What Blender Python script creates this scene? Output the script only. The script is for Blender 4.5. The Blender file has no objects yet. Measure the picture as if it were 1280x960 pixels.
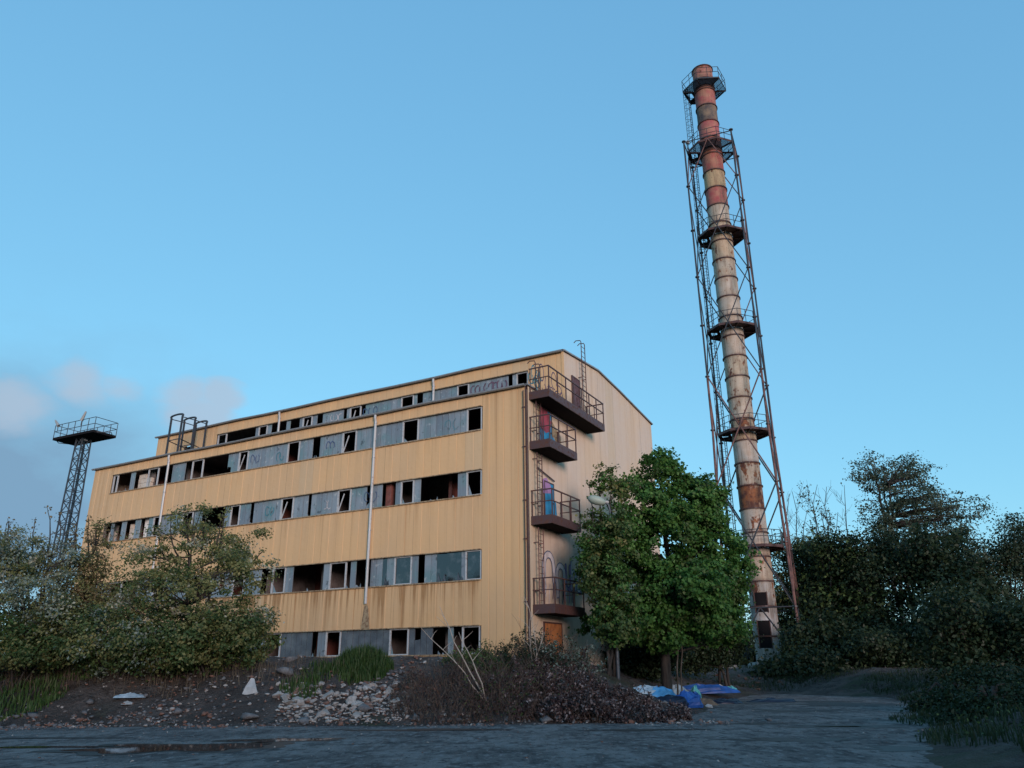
import bpy, bmesh, math, random
import numpy as np
from mathutils import Vector, Matrix, noise as mnoise

random.seed(11)
rng = np.random.default_rng(11)
S = bpy.context.scene
COL = S.collection
R = math.radians

# ------------------------------------------------------------------ camera
PITCH, ROLL, FPX = 0.35251, -0.00723, 967.0
_c, _s = math.cos(PITCH), math.sin(PITCH)
_cr, _sr = math.cos(ROLL), math.sin(ROLL)
_f = Vector((0, _c, _s)); _u0 = Vector((0, -_s, _c)); _r0 = Vector((1, 0, 0))
_rt = _r0*_cr + _u0*_sr
_up = -_r0*_sr + _u0*_cr
cd = bpy.data.cameras.new('camera'); cam = bpy.data.objects.new('camera', cd); COL.objects.link(cam)
cam.matrix_world = Matrix(((_rt.x, _up.x, -_f.x, 0), (_rt.y, _up.y, -_f.y, 0), (_rt.z, _up.z, -_f.z, 1.6), (0, 0, 0, 1)))
cd.sensor_width = 36; cd.lens = FPX/1280*36; cd.clip_end = 6000; cd.clip_start = 0.1
S.camera = cam

# ------------------------------------------------------------------ light, sky, exposure
S.view_settings.view_transform = 'Standard'; S.view_settings.look = 'None'
S.view_settings.gamma = 1; S.view_settings.exposure = 0.0
SUN_EL, SUN_AZ = R(8), R(160)            # azimuth clockwise from +Y: behind the camera, to its right
W = bpy.data.worlds.new('World'); S.world = W; W.use_nodes = True
nt = W.node_tree; nt.nodes.clear()
def wn(t, **k):
    n = nt.nodes.new(t)
    for a, b in k.items(): setattr(n, a, b)
    return n
sky = wn('ShaderNodeTexSky', sky_type='NISHITA', sun_disc=False, sun_elevation=SUN_EL, sun_rotation=SUN_AZ, air_density=1.0, dust_density=0.3, ozone_density=6.0, altitude=100)
tc = wn('ShaderNodeTexCoord')
sep = wn('ShaderNodeSeparateColor'); nt.links.new(sky.outputs[0], sep.inputs[0])
tint = wn('ShaderNodeCombineColor')                              # the phone's tone curve: an even evening blue, one curve per channel
for ch, (gm_, k_) in enumerate(((.51, 4.45), (.43, 5.55), (.34, 6.15))):
    pw = wn('ShaderNodeMath', operation='POWER'); pw.inputs[1].default_value = gm_; nt.links.new(sep.outputs[ch], pw.inputs[0])
    ml = wn('ShaderNodeMath', operation='MULTIPLY'); ml.inputs[1].default_value = k_; nt.links.new(pw.outputs[0], ml.inputs[0])
    nt.links.new(ml.outputs[0], tint.inputs[ch])
# a few soft evening clouds low over the left end of the building
mp = wn('ShaderNodeMapping'); mp.inputs['Scale'].default_value = (9, 9, 16)
nt.links.new(tc.outputs['Generated'], mp.inputs[0])
nz = wn('ShaderNodeTexNoise'); nz.inputs['Scale'].default_value = 1.0; nz.inputs['Detail'].default_value = 7; nz.inputs['Roughness'].default_value = 0.55
nt.links.new(mp.outputs[0], nz.inputs['Vector'])
def cloud_at(az, el, r0, r1):            # soft blob round a sky direction
    d = (math.sin(R(az))*math.cos(R(el)), math.cos(R(az))*math.cos(R(el)), math.sin(R(el)))
    sub = wn('ShaderNodeVectorMath', operation='SUBTRACT'); sub.inputs[1].default_value = d
    nt.links.new(tc.outputs['Generated'], sub.inputs[0])
    sc = wn('ShaderNodeVectorMath', operation='MULTIPLY'); sc.inputs[1].default_value = (1, 1, 1.5)
    nt.links.new(sub.outputs[0], sc.inputs[0])
    ln = wn('ShaderNodeVectorMath', operation='LENGTH'); nt.links.new(sc.outputs[0], ln.inputs[0])
    mr = wn('ShaderNodeMapRange', interpolation_type='SMOOTHSTEP')
    mr.inputs[1].default_value = r1; mr.inputs[2].default_value = r0; mr.inputs[3].default_value = 0; mr.inputs[4].default_value = 1
    nt.links.new(ln.outputs['Value'], mr.inputs[0])
    return mr.outputs[0]
def wmath(op, a, b):
    m = wn('ShaderNodeMath', operation=op)
    for i, v in enumerate((a, b)):
        if isinstance(v, (int, float)): m.inputs[i].default_value = v
        else: nt.links.new(v, m.inputs[i])
    return m.outputs[0]
blobs = None
for b in ((-30.6, 17.8, .0, .075), (-28.6, 18.0, .0, .055), (-24.2, 17.9, .0, .06), (-21.6, 18.0, 0, .06), (-22.6, 16.8, 0, .085), (-34.0, 15.5, .0, .09)):
    o = cloud_at(*b)
    blobs = o if blobs is None else wmath('MAXIMUM', blobs, o)
fluff = wmath('ADD', blobs, wmath('MULTIPLY', wmath('SUBTRACT', nz.outputs[0], 0.5), 2.0))
puff = wn('ShaderNodeMapRange', interpolation_type='SMOOTHSTEP'); puff.inputs[1].default_value = 0.30; puff.inputs[2].default_value = 0.95
nt.links.new(wmath('MULTIPLY', fluff, wmath('MINIMUM', wmath('MULTIPLY', blobs, 3.5), 1.0)), puff.inputs[0])
veil = wmath('ADD', cloud_at(-34, 10, .0, .36), wmath('MULTIPLY', wmath('SUBTRACT', nz.outputs[0], 0.5), .8))
gray = wn('ShaderNodeMix', data_type='RGBA'); gray.inputs[7].default_value = (2.1, 3.75, 5.5, 1)
gate = wn('ShaderNodeClamp'); nt.links.new(wmath('MULTIPLY', veil, wmath('MULTIPLY', cloud_at(-34, 11, .1, .44), 1.15)), gate.inputs[0])
nt.links.new(tint.outputs[0], gray.inputs[6]); nt.links.new(gate.outputs[0], gray.inputs[0])
pink = wn('ShaderNodeMix', data_type='RGBA'); pink.inputs[7].default_value = (4.4, 5.45, 6.8, 1)
nt.links.new(gray.outputs[2], pink.inputs[6]); nt.links.new(wmath('MULTIPLY', puff.outputs[0], 0.75), pink.inputs[0])
bg = wn('ShaderNodeBackground'); bg.inputs[1].default_value = 0.1
nt.links.new(pink.outputs[2], bg.inputs[0])
wo = wn('ShaderNodeOutputWorld'); nt.links.new(bg.outputs[0], wo.inputs[0])

sl = bpy.data.lights.new('sun', 'SUN'); sl.energy = 2.9; sl.angle = R(18); sl.color = (1.0, .75, .71)
sun = bpy.data.objects.new('sun', sl); COL.objects.link(sun)
_sd = Vector((math.sin(SUN_AZ)*math.cos(SUN_EL), math.cos(SUN_AZ)*math.cos(SUN_EL), math.sin(SUN_EL)))
sun.rotation_euler = (-_sd).to_track_quat('-Z', 'Y').to_euler(); sun.location = (20, -40, 40)

# ------------------------------------------------------------------ helpers
def px(x, y, Y):
    """point at depth Y along the sight line of a place measured in the photograph (used only while laying out)"""
    d = _rt*(x-640) - _up*(y-480) + _f*FPX
    return Vector((0, 0, 1.6)) + d*(Y/d.y)

class MB:
    def __init__(s): s.v = []; s.f = []; s.mi = []; s.m = 0; s.at = []
    def add(s, vs, fs, at=None):
        o = len(s.v); s.v += [tuple(p) for p in vs]; s.f += [tuple(i+o for i in f) for f in fs]; s.mi += [s.m]*len(fs)
        s.at += (at if at is not None else [0.0]*len(vs))
    def box(s, x0, x1, y0, y1, z0, z1):
        s.add([(x0,y0,z0),(x1,y0,z0),(x1,y1,z0),(x0,y1,z0),(x0,y0,z1),(x1,y0,z1),(x1,y1,z1),(x0,y1,z1)],
              [(3,2,1,0),(4,5,6,7),(0,1,5,4),(1,2,6,5),(2,3,7,6),(3,0,4,7)])
    def tube(s, pts, r, n=6, r1=None, cap=True):
        pts = [Vector(p) for p in pts]; k = len(pts); vs = []; fs = []
        prev = None
        for i, p in enumerate(pts):
            t = (pts[min(i+1,k-1)]-pts[max(i-1,0)])
            if t.length < 1e-6: t = Vector((0,0,1))
            t.normalize()
            a = prev - t*prev.dot(t) if prev is not None else None
            if a is None or a.length < 1e-3:
                a = t.cross(Vector((0,0,1)) if abs(t.z) < .95 else Vector((1,0,0)))
            a.normalize(); prev = a; b = t.cross(a)
            rr = r if r1 is None else r + (r1-r)*i/(k-1)
            for j in range(n):
                an = 2*math.pi*j/n + math.pi/n
                vs.append(p + a*(rr*math.cos(an)) + b*(rr*math.sin(an)))
        for i in range(k-1):
            for j in range(n):
                fs.append((i*n+j, i*n+(j+1)%n, (i+1)*n+(j+1)%n, (i+1)*n+j))
        if cap: fs.append(tuple(range(n-1,-1,-1))); fs.append(tuple((k-1)*n+j for j in range(n)))
        s.add(vs, fs)
    def bar(s, a, b, w, h=None):         # rectangular bar
        h = h or w
        a = Vector(a); b = Vector(b); t = (b-a).normalized()
        q = t.cross(Vector((0,0,1)) if abs(t.z) < .95 else Vector((1,0,0))).normalized(); p = q.cross(t)
        vs = [e + q*(sx*w/2) + p*(sz*h/2) for e in (a, b) for sx, sz in ((-1,-1),(1,-1),(1,1),(-1,1))]
        s.add(vs, [(0,1,2,3),(7,6,5,4),(0,4,5,1),(1,5,6,2),(2,6,7,3),(3,7,4,0)])
    def lathe(s, prof, n=24, c=(0,0), closed=False):
        vs = []; fs = []
        for r, z in prof:
            for j in range(n):
                an = 2*math.pi*j/n; vs.append((c[0]+r*math.cos(an), c[1]+r*math.sin(an), z))
        for i in range(len(prof)-1):
            for j in range(n): fs.append((i*n+j, i*n+(j+1)%n, (i+1)*n+(j+1)%n, (i+1)*n+j))
        s.add(vs, fs)
    def prism(s, poly, z0, z1):          # polygon in xy, extruded in z
        n = len(poly)
        s.add([(x,y,z0) for x,y in poly]+[(x,y,z1) for x,y in poly],
              [tuple(range(n-1,-1,-1)), tuple(range(n,2*n))]+[(i,(i+1)%n,n+(i+1)%n,n+i) for i in range(n)])
    def build(s, name, mats, parent=None, smooth=False):
        me = bpy.data.meshes.new(name); me.from_pydata(s.v, [], s.f)
        if not isinstance(mats, (list, tuple)): mats = [mats]
        for m in mats: me.materials.append(m)
        if len(mats) > 1: me.polygons.foreach_set('material_index', s.mi)
        if any(s.at): me.attributes.new('wear', 'FLOAT', 'POINT').data.foreach_set('value', s.at)
        if smooth: me.polygons.foreach_set('use_smooth', [True]*len(me.polygons))
        return link(name, me, parent)
def link(name, me, parent=None):
    o = bpy.data.objects.new(name, me); COL.objects.link(o)
    if parent is not None: o.parent = parent
    return o
def np_mesh(name, V, F, mats, parent=None, midx=None):
    V = np.asarray(V, np.float32); F = np.asarray(F, np.int32); k = F.shape[1]
    me = bpy.data.meshes.new(name)
    me.vertices.add(len(V)); me.vertices.foreach_set('co', V.ravel())
    me.loops.add(F.size); me.loops.foreach_set('vertex_index', F.ravel())
    me.polygons.add(len(F)); me.polygons.foreach_set('loop_start', np.arange(0, F.size, k, dtype=np.int32))
    if not isinstance(mats, (list, tuple)): mats = [mats]
    for m in mats: me.materials.append(m)
    if midx is not None: me.polygons.foreach_set('material_index', np.asarray(midx, np.int32))
    me.update(calc_edges=True)
    return link(name, me, parent)
def tag(o, label, cat, group=None, kind=None):
    o['label'] = label; o['category'] = cat
    if group: o['group'] = group
    if kind: o['kind'] = kind
    return o
def empty(name, loc, rz=0):
    o = bpy.data.objects.new(name, None); COL.objects.link(o); o.location = loc; o.rotation_euler = (0,0,rz)
    o.empty_display_size = .3
    return o
def kind(o, k): o['kind'] = k; return o

# ------------------------------------------------------------------ materials
def mat(name, col=(.5,.5,.5), rough=.8, metal=0, spec=.3, build=None):
    m = bpy.data.materials.new(name); m.use_nodes = True
    b = m.node_tree.nodes['Principled BSDF']
    b.inputs['Base Color'].default_value = (*col, 1); b.inputs['Roughness'].default_value = rough
    b.inputs['Metallic'].default_value = metal; b.inputs['Specular IOR Level'].default_value = spec
    if build: build(NT(m.node_tree), b)
    return m
class NT:
    def __init__(s, t): s.t = t; s.co = None
    def n(s, ty, **k):
        n = s.t.nodes.new(ty)
        for a, b in k.items(): setattr(n, a, b)
        return n
    def put(s, v, sock):
        if hasattr(v, 'is_linked') or isinstance(v, bpy.types.NodeSocket): s.t.links.new(v, sock)
        else: sock.default_value = v
    def coord(s, scale=(1,1,1), kind='Object'):
        if s.co is None: s.co = s.n('ShaderNodeTexCoord')
        mp = s.n('ShaderNodeMapping'); mp.inputs['Scale'].default_value = scale
        s.t.links.new(s.co.outputs[kind], mp.inputs[0]); return mp.outputs[0]
    def noise(s, scale=1, detail=4, rough=.55, vec=(1,1,1), off=None):
        n = s.n('ShaderNodeTexNoise'); n.inputs['Scale'].default_value = scale; n.inputs['Detail'].default_value = detail; n.inputs['Roughness'].default_value = rough
        v = s.coord(vec)
        if off is not None:
            a = s.n('ShaderNodeVectorMath', operation='ADD'); s.t.links.new(v, a.inputs[0]); s.t.links.new(off, a.inputs[1]); v = a.outputs[0]
        s.t.links.new(v, n.inputs['Vector']); return n.outputs['Fac']
    def ramp(s, v, lo, hi, a=0, b=1):
        r = s.n('ShaderNodeMapRange', interpolation_type='SMOOTHSTEP')
        r.inputs[1].default_value = lo; r.inputs[2].default_value = hi; r.inputs[3].default_value = a; r.inputs[4].default_value = b
        s.t.links.new(v, r.inputs[0]); return r.outputs[0]
    def math(s, op, a, b=0.0):
        m = s.n('ShaderNodeMath', operation=op, use_clamp=False); s.put(a, m.inputs[0]); s.put(b, m.inputs[1]); return m.outputs[0]
    def mix(s, fac, a, b, mode='MIX'):
        m = s.n('ShaderNodeMix', data_type='RGBA', blend_type=mode)
        s.put(fac, m.inputs[0])
        for v, i in ((a, 6), (b, 7)):
            if isinstance(v, tuple): v = (*v[:3], 1)
            s.put(v, m.inputs[i])
        return m.outputs[2]
    def attr(s, name): 
        a = s.n('ShaderNodeAttribute', attribute_name=name); return a.outputs['Fac']
    def info(s): return s.n('ShaderNodeObjectInfo').outputs
    def bump(s, h, b, dist=.02, strength=.6):
        n = s.n('ShaderNodeBump'); n.inputs['Distance'].default_value = dist; n.inputs['Strength'].default_value = strength
        s.t.links.new(h, n.inputs['Height']); s.t.links.new(n.outputs[0], b.inputs['Normal'])

def paint_sheet(base, warm, dirt=(.24,.125,.05)):
    def f(t, b):
        inf = t.info(); rnd = inf['Random']
        c = t.mix(t.ramp(t.noise(.22, 3), .35, .65), base, warm)
        c = t.mix(t.math('MULTIPLY', rnd, .22), c, (.42,.31,.18))
        c = t.mix(t.math('MULTIPLY', t.math('GREATER_THAN', rnd, .92), .35), c, (.50,.40,.26))
        # run-off streaks: start at the top edge of each sheet and fade downwards; strength is per sheet
        w = t.attr('wear')
        st = t.ramp(t.noise(1, 5, .6, (3.2, 3.2, .09)), .43, .72)
        st2 = t.ramp(t.noise(1, 3, .6, (11, 11, .16)), .5, .75)
        amt = t.math('MULTIPLY', t.math('ADD', st, t.math('MULTIPLY', st2, .55)), t.math('MULTIPLY', t.math('ADD', .22, w), inf['Alpha']))
        amt = t.math('MINIMUM', amt, .85)
        c = t.mix(amt, c, t.mix(t.noise(3, 3), dirt, (.36,.20,.08)))
        spots = t.ramp(t.noise(9, 4, .7), .68, .78)
        c = t.mix(t.math('MULTIPLY', spots, .25), c, (.12,.08,.05))
        t.put(c, b.inputs['Base Color']); 
        t.put(t.ramp(t.noise(2, 4), .3, .7, .5, .75), b.inputs['Roughness'])
        t.bump(t.math('ADD', t.noise(.9, 3), t.math('MULTIPLY', t.noise(3.5, 2), .35)), b, .05, .5)
    return f
M = {}
M['facade'] = mat('yellow_sheet', rough=.6, build=paint_sheet((.635,.405,.20), (.585,.385,.205)))
M['gable'] = mat('cream_sheet', rough=.6, build=paint_sheet((.57,.47,.375), (.59,.45,.315)))
def rusty(base, rust=(.12,.045,.022), lo=.45, hi=.62, sc=6, edge=.7):
    def f(t, b):
        k = t.ramp(t.noise(sc, 5, .65), lo, hi)
        r = t.mix(t.noise(sc*4, 3), rust, tuple(c*.5 for c in rust))
        t.put(t.mix(t.math('MULTIPLY', k, edge), base, r), b.inputs['Base Color'])
        t.put(t.math('ADD', .45, t.math('MULTIPLY', k, .4)), b.inputs['Roughness'])
        t.bump(t.noise(sc*6, 3), b, .006, .5)
    return f
M['gutter'] = mat('weathered_zinc', rough=.5, metal=.35, build=rusty((.30,.32,.33), (.13,.10,.08), .5, .75))
M['roof'] = mat('roof_felt', (.07,.07,.075), .9, build=rusty((.085,.085,.09), (.05,.04,.035), .4, .7))
M['frame'] = mat('window_frame_paint', rough=.55, build=rusty((.40,.43,.44), (.20,.15,.11), .52, .75))
M['flash'] = mat('rusted_flashing', rough=.7, build=rusty((.33,.25,.15), (.14,.06,.03), .42, .62, 8))
M['inner'] = mat('bare_concrete_inside', rough=.9, build=rusty((.17,.15,.14), (.09,.07,.06), .4, .7, 2))
M['innerred'] = mat('red_painted_inside', rough=.9, build=rusty((.20,.075,.06), (.10,.05,.04), .4, .7, 2))
M['block'] = mat('white_block', rough=.9, build=rusty((.55,.50,.42), (.35,.27,.2), .5, .75, 4))
M['white'] = mat('off_white', rough=.8, build=rusty((.70,.68,.63), (.45,.40,.35), .5, .75, 4))
def uglass(t, b):
    inf = t.info()
    c = t.mix(inf['Random'], (.14,.175,.205), (.22,.265,.295))
    c = t.mix(t.ramp(t.noise(.8, 3), .45, .7), c, (.13,.215,.23))
    c = t.mix(t.math('MULTIPLY', t.ramp(t.noise(1, 5, .6, (7,7,.5)), .45, .75), .55), c, (.11,.12,.14))
    c = t.mix(t.math('MULTIPLY', t.ramp(t.noise(3.4, 5, .7), .60, .66), .55), c, (.45,.48,.47))
    c = t.mix(t.math('MULTIPLY', t.ramp(t.noise(2.3, 5, .7), .60, .68), .75), c, (.03,.035,.04))
    t.put(c, b.inputs['Base Color']); t.put(t.ramp(t.noise(2, 3), .3, .7, .25, .5), b.inputs['Roughness'])
M['uglass'] = mat('dusty_cast_glass', rough=.35, spec=.5, build=uglass)
def darkglass(t, b):
    c = t.mix(t.math('MULTIPLY', t.ramp(t.noise(1.2, 4), .4, .7), .6), (.06,.07,.085), (.13,.15,.17))
    t.put(c, b.inputs['Base Color']); t.put(t.ramp(t.noise(2, 3), .3, .7, .12, .4), b.inputs['Roughness'])
M['kglass'] = mat('sooty_cast_glass', rough=.3, spec=.5, build=darkglass)
def paneglass(t, b):
    t.put(t.mix(t.math('MULTIPLY', t.ramp(t.noise(2.2, 4), .5, .75), .25), (.012,.016,.02), (.2,.22,.24)), b.inputs['Base Color'])
    t.put(t.ramp(t.noise(3, 4), .45, .75, .02, .2), b.inputs['Roughness'])
M['pane'] = mat('window_glass', rough=.05, spec=1.0, build=paneglass)
M['steel'] = mat('brown_painted_steel', rough=.6, build=rusty((.075,.042,.04), (.13,.055,.03), .48, .68, 5))
M['darksteel'] = mat('dark_weathered_steel', rough=.6, build=rusty((.035,.042,.05), (.10,.045,.03), .5, .72, 4))
M['redsteel'] = mat('oxide_red_steel', rough=.65, build=rusty((.17,.085,.07), (.07,.05,.05), .4, .65, 1.2, .8))
M['pipe'] = mat('galvanised_pipe', rough=.45, metal=.3, build=rusty((.42,.43,.42), (.22,.17,.13), .55, .75, 3))
M['mast'] = mat('galvanised_mast_steel', rough=.6, metal=.2, build=rusty((.055,.07,.085), (.05,.035,.03), .5, .75, 4))
def chim(t, b):
    inf = t.info()
    off = t.n('ShaderNodeCombineXYZ'); t.t.links.new(t.math('MULTIPLY', inf['Random'], 40), off.inputs[0])
    p = t.mix(t.ramp(t.noise(1.3, 4, off=off.outputs[0]), .3, .7), inf['Color'], t.mix(.5, inf['Color'], (.36,.25,.15)))
    n1 = t.noise(1.0, 7, .62, (1.6,1.6,.9), off.outputs[0])
    k = t.n('ShaderNodeMapRange', interpolation_type='SMOOTHSTEP')
    lo = t.math('SUBTRACT', .725, t.math('MULTIPLY', inf['Alpha'], .37))
    t.put(n1, k.inputs[0]); t.put(lo, k.inputs[1]); t.put(t.math('ADD', lo, .07), k.inputs[2])
    rust = t.mix(t.ramp(t.noise(2.5, 5, .6), .35, .65), (.24,.085,.03), (.075,.025,.018))
    c = t.mix(k.outputs[0], p, rust)
    st = t.ramp(t.noise(1, 5, .65, (4,4,.25), off.outputs[0]), .46, .68)
    c = t.mix(t.math('MULTIPLY', st, .6), c, (.16,.095,.06))
    c = t.mix(t.math('MULTIPLY', t.ramp(t.noise(6, 5, .7, off=off.outputs[0]), .60, .66), .7), c, (.085,.04,.03))
    ed = t.attr('wear')
    c = t.mix(t.math('MULTIPLY', t.math('MULTIPLY', ed, t.noise(5, 4)), 1.3), c, (.09,.045,.035))
    t.put(c, b.inputs['Base Color']); t.bump(t.noise(14, 4), b, .01, .4)
M['chimney'] = mat('flaking_chimney_paint', rough=.7, build=chim)
M['flange'] = mat('rusted_flange', rough=.75, build=rusty((.07,.045,.045), (.13,.05,.028), .4, .6, 6))
def leafm(name, a, c2, trans=.3, rough=.5):
    m = bpy.data.materials.new(name); m.use_nodes = True; t = NT(m.node_tree); N = m.node_tree.nodes
    b = N['Principled BSDF']; out = N['Material Output']
    g = t.n('ShaderNodeNewGeometry')
    c = t.mix(g.outputs['Random Per Island'], a, c2)
    c = t.mix(t.math('MULTIPLY', t.ramp(t.noise(.5, 3), .4, .65), .4), c, tuple(x*.6 for x in a))
    t.put(c, b.inputs['Base Color']); b.inputs['Roughness'].default_value = rough; b.inputs['Specular IOR Level'].default_value = .25
    tr = t.n('ShaderNodeBsdfTranslucent'); t.put(c, tr.inputs[0])
    mx = t.n('ShaderNodeMixShader'); mx.inputs[0].default_value = trans
    m.node_tree.links.new(b.outputs[0], mx.inputs[1]); m.node_tree.links.new(tr.outputs[0], mx.inputs[2]); m.node_tree.links.new(mx.outputs[0], out.inputs[0])
    return m
M['maple'] = leafm('maple_leaf', (.045,.125,.028), (.115,.245,.055), .42)
M['olive'] = leafm('olive_spring_leaf', (.15,.175,.06), (.29,.28,.115), .42)
M['mid'] = leafm('mid_green_leaf', (.05,.095,.032), (.12,.17,.055), .38)
M['brownish'] = leafm('budding_brown_leaf', (.15,.12,.065), (.24,.19,.09), .38)
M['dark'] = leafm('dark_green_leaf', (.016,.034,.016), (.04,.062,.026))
M['far'] = leafm('far_tree_leaf', (.06,.085,.06), (.12,.15,.09), .4)
M['blossom'] = leafm('pale_blossom', (.26,.27,.19), (.42,.42,.32), .2, .7)
M['bluish'] = leafm('silver_grey_leaf', (.14,.19,.14), (.30,.35,.29), .3, .6)
M['grass'] = leafm('grass_blade', (.028,.065,.016), (.065,.115,.03), .2)
M['drygrass'] = leafm('dead_stalk', (.10,.08,.055), (.17,.14,.10), .1, .9)
M['bramble'] = leafm('dull_purple_bramble_leaf', (.045,.028,.028), (.085,.05,.05), .15, .7)
M['litterleaf'] = leafm('pale_withered_leaf', (.16,.125,.12), (.30,.25,.24), .1, .8)
def barkf(a, b2):
    return lambda t, b: (t.put(t.mix(t.ramp(t.noise(1, 5, .6, (7,7,1.3)), .35, .65), a, b2), b.inputs['Base Color']), t.bump(t.noise(1, 5, .6, (16,16,3)), b, .02, .7))
M['bark'] = mat('tree_bark', rough=.9, build=barkf((.05,.04,.03), (.11,.095,.08)))
M['darkbark'] = mat('dark_bark', rough=.9, build=barkf((.025,.022,.02), (.055,.048,.042)))
M['palestick'] = mat('bare_pale_stick', rough=.85, build=barkf((.30,.25,.20), (.42,.36,.30)))
M['twig'] = mat('dead_brown_twig', rough=.9, build=barkf((.055,.04,.033), (.13,.09,.07)))
def stonef(a, b2): return lambda t, b: (t.put(t.mix(t.info()['Random'], t.mix(t.ramp(t.noise(5, 5, .6), .35, .65), a, b2), tuple(x*.62 for x in b2)), b.inputs['Base Color']), t.bump(t.noise(12, 5), b, .02, .6))
M['stone'] = mat('broken_concrete', rough=.9, build=stonef((.26,.235,.21), (.42,.39,.36)))
M['greystone'] = mat('grey_grit', rough=.95, build=stonef((.10,.10,.105), (.17,.17,.17)))
M['brick'] = mat('broken_brick', rough=.9, build=stonef((.14,.07,.05), (.22,.13,.10)))
def groundf(t, b):
    n = t.noise(.5, 5, .6); n2 = t.noise(5, 6, .65)
    c = t.mix(t.ramp(n, .4, .62), (.072,.061,.055), (.12,.102,.092))
    c = t.mix(t.math('MULTIPLY', t.ramp(t.noise(.16, 3), .52, .62), .75), c, (.035,.05,.022))
    c = t.mix(t.ramp(n2, .60, .74), c, (.15,.13,.12))
    c = t.mix(t.ramp(t.noise(2.2, 6, .7), .50, .62), c, (.045,.036,.032)); c = t.mix(t.math('MULTIPLY', t.ramp(t.noise(1.1, 5, .7), .58, .66), .6), c, (.13,.11,.10))
    t.put(c, b.inputs['Base Color']); t.bump(t.math('ADD', n2, t.math('MULTIPLY', t.noise(2.2, 6, .7), 2)), b, .22, 1.0)
M['ground'] = mat('dirt_bank', rough=.95, build=groundf)
def yardf(t, b):
    b.inputs['Specular IOR Level'].default_value = .12
    n = t.noise(.55, 6, .65, (1,.6,1)); n2 = t.noise(16, 6, .7); n3 = t.noise(1.5, 5, .65, (1,.6,1))
    c = t.mix(t.ramp(n, .40, .60), (.165,.158,.155), (.29,.28,.272))
    c = t.mix(t.math('MULTIPLY', t.ramp(n3, .5, .62), .75), c, (.085,.084,.086))
    c = t.mix(t.ramp(n2, .58, .72), c, (.33,.325,.32))
    c = t.mix(t.ramp(t.noise(24, 4, .7), .60, .68), c, (.02,.02,.022))
    t.put(c, b.inputs['Base Color']); n4 = t.noise(5.0, 6, .72, (1,.45,1)); c = t.mix(t.ramp(n4, .52, .64), c, (.31,.31,.31)); c = t.mix(t.ramp(n4, .46, .34), c, (.075,.075,.08))
    t.put(c, b.inputs['Base Color']); b.inputs['Roughness'].default_value = .95
    t.bump(t.math('ADD', t.math('MULTIPLY', n2, .6), t.math('MULTIPLY', n4, 3)), b, .12, 1.0)
M['yard'] = mat('worn_gravelly_asphalt', rough=.85, build=yardf)
M['water'] = mat('puddle_water', (.012,.010,.009), .04, 0, .5)
M['mud_shade'] = mat('mud_and_shade', rough=.5, build=stonef((.03,.024,.022), (.05,.04,.036)))  # wet puddle margins, and painted shade on the yard
M['shadeblack'] = mat('shade_black', (.012,.011,.012), .95, 0, .1)  # matte black: shade coloured in for unlit openings and undersides
def solid(name, col, rough=.5, **k): 
    return mat(name, col, rough, build=lambda t, b: t.put(t.mix(t.ramp(t.noise(2.5, 4), .35, .7), col, tuple(c*.6 for c in col)), b.inputs['Base Color']), **k)
M['tarpblue'] = solid('blue_plastic', (.02,.09,.34), .4)
M['tarpsky'] = solid('sky_blue_plastic', (.06,.26,.50), .45)
M['tarppale'] = solid('pale_blue_plastic', (.38,.50,.58), .5)
M['tarpteal'] = solid('turquoise_plastic', (.10,.42,.44), .45)
M['tarpdark'] = solid('dark_plastic', (.012,.02,.045), .4)
M['cardb'] = solid('wet_cardboard', (.20,.16,.12), .8)
M['whiteplastic'] = solid('dirty_white_plastic', (.42,.44,.44), .6)
M['gblue'] = solid('blue_spray_paint', (.03,.23,.42), .6)
M['gred'] = solid('red_spray_paint', (.32,.06,.09), .6)
M['gpink'] = solid('mauve_spray_paint', (.34,.19,.36), .6)
M['gwhite'] = solid('white_spray_paint', (.62,.58,.58), .6)
M['gnavy'] = solid('navy_spray_paint', (.06,.10,.20), .6)
M['gteal'] = solid('teal_spray_paint', (.05,.22,.27), .6)
M['gviolet'] = solid('violet_spray_paint', (.13,.075,.11), .6)
M['maroon'] = mat('maroon_door_paint', rough=.6, build=rusty((.11,.05,.05), (.06,.035,.035), .45, .65, 4))
M['orange'] = mat('rust_orange_door_paint', rough=.7, build=rusty((.38,.155,.055), (.22,.09,.04), .45, .7, 1.6))
M['lampglass'] = mat('milky_lamp_cover', (.27,.33,.28), .5)
M['lampmetal'] = mat('grey_lamp_metal', rough=.5, build=rusty((.28,.29,.28), (.16,.13,.10), .55, .75))

# ------------------------------------------------------------------ ground
YARD = [(-60,27),(-16.8,26.3),(-9,25.5),(-3,25.3),(1,25.6),(4.5,25.5),(6.5,29.5),(9.5,38.7),(13,47),(15.6,51.4),(19.7,45),(16.6,33.7),(10.5,22),(7,14.5),(2.9,5),(2.9,-40),(-60,-40)]
YP = np.array(YARD, float)
def yard_dist(X, Y):
    """signed distance to the yard outline, positive outside"""
    X = np.asarray(X, float); Y = np.asarray(Y, float)
    d = np.full(X.shape, 1e9); ins = np.zeros(X.shape, bool); n = len(YP)
    for i in range(n):
        ax, ay = YP[i]; bx, by = YP[(i+1) % n]; ex, ey = bx-ax, by-ay
        t = np.clip(((X-ax)*ex+(Y-ay)*ey)/(ex*ex+ey*ey), 0, 1)
        d = np.minimum(d, np.hypot(X-ax-t*ex, Y-ay-t*ey))
        c = ((ay > Y) != (by > Y)) & (X < (bx-ax)*(Y-ay)/((by-ay) if by != ay else 1e-9)+ax)
        ins ^= c
    return np.where(ins, -d, d)
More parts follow.
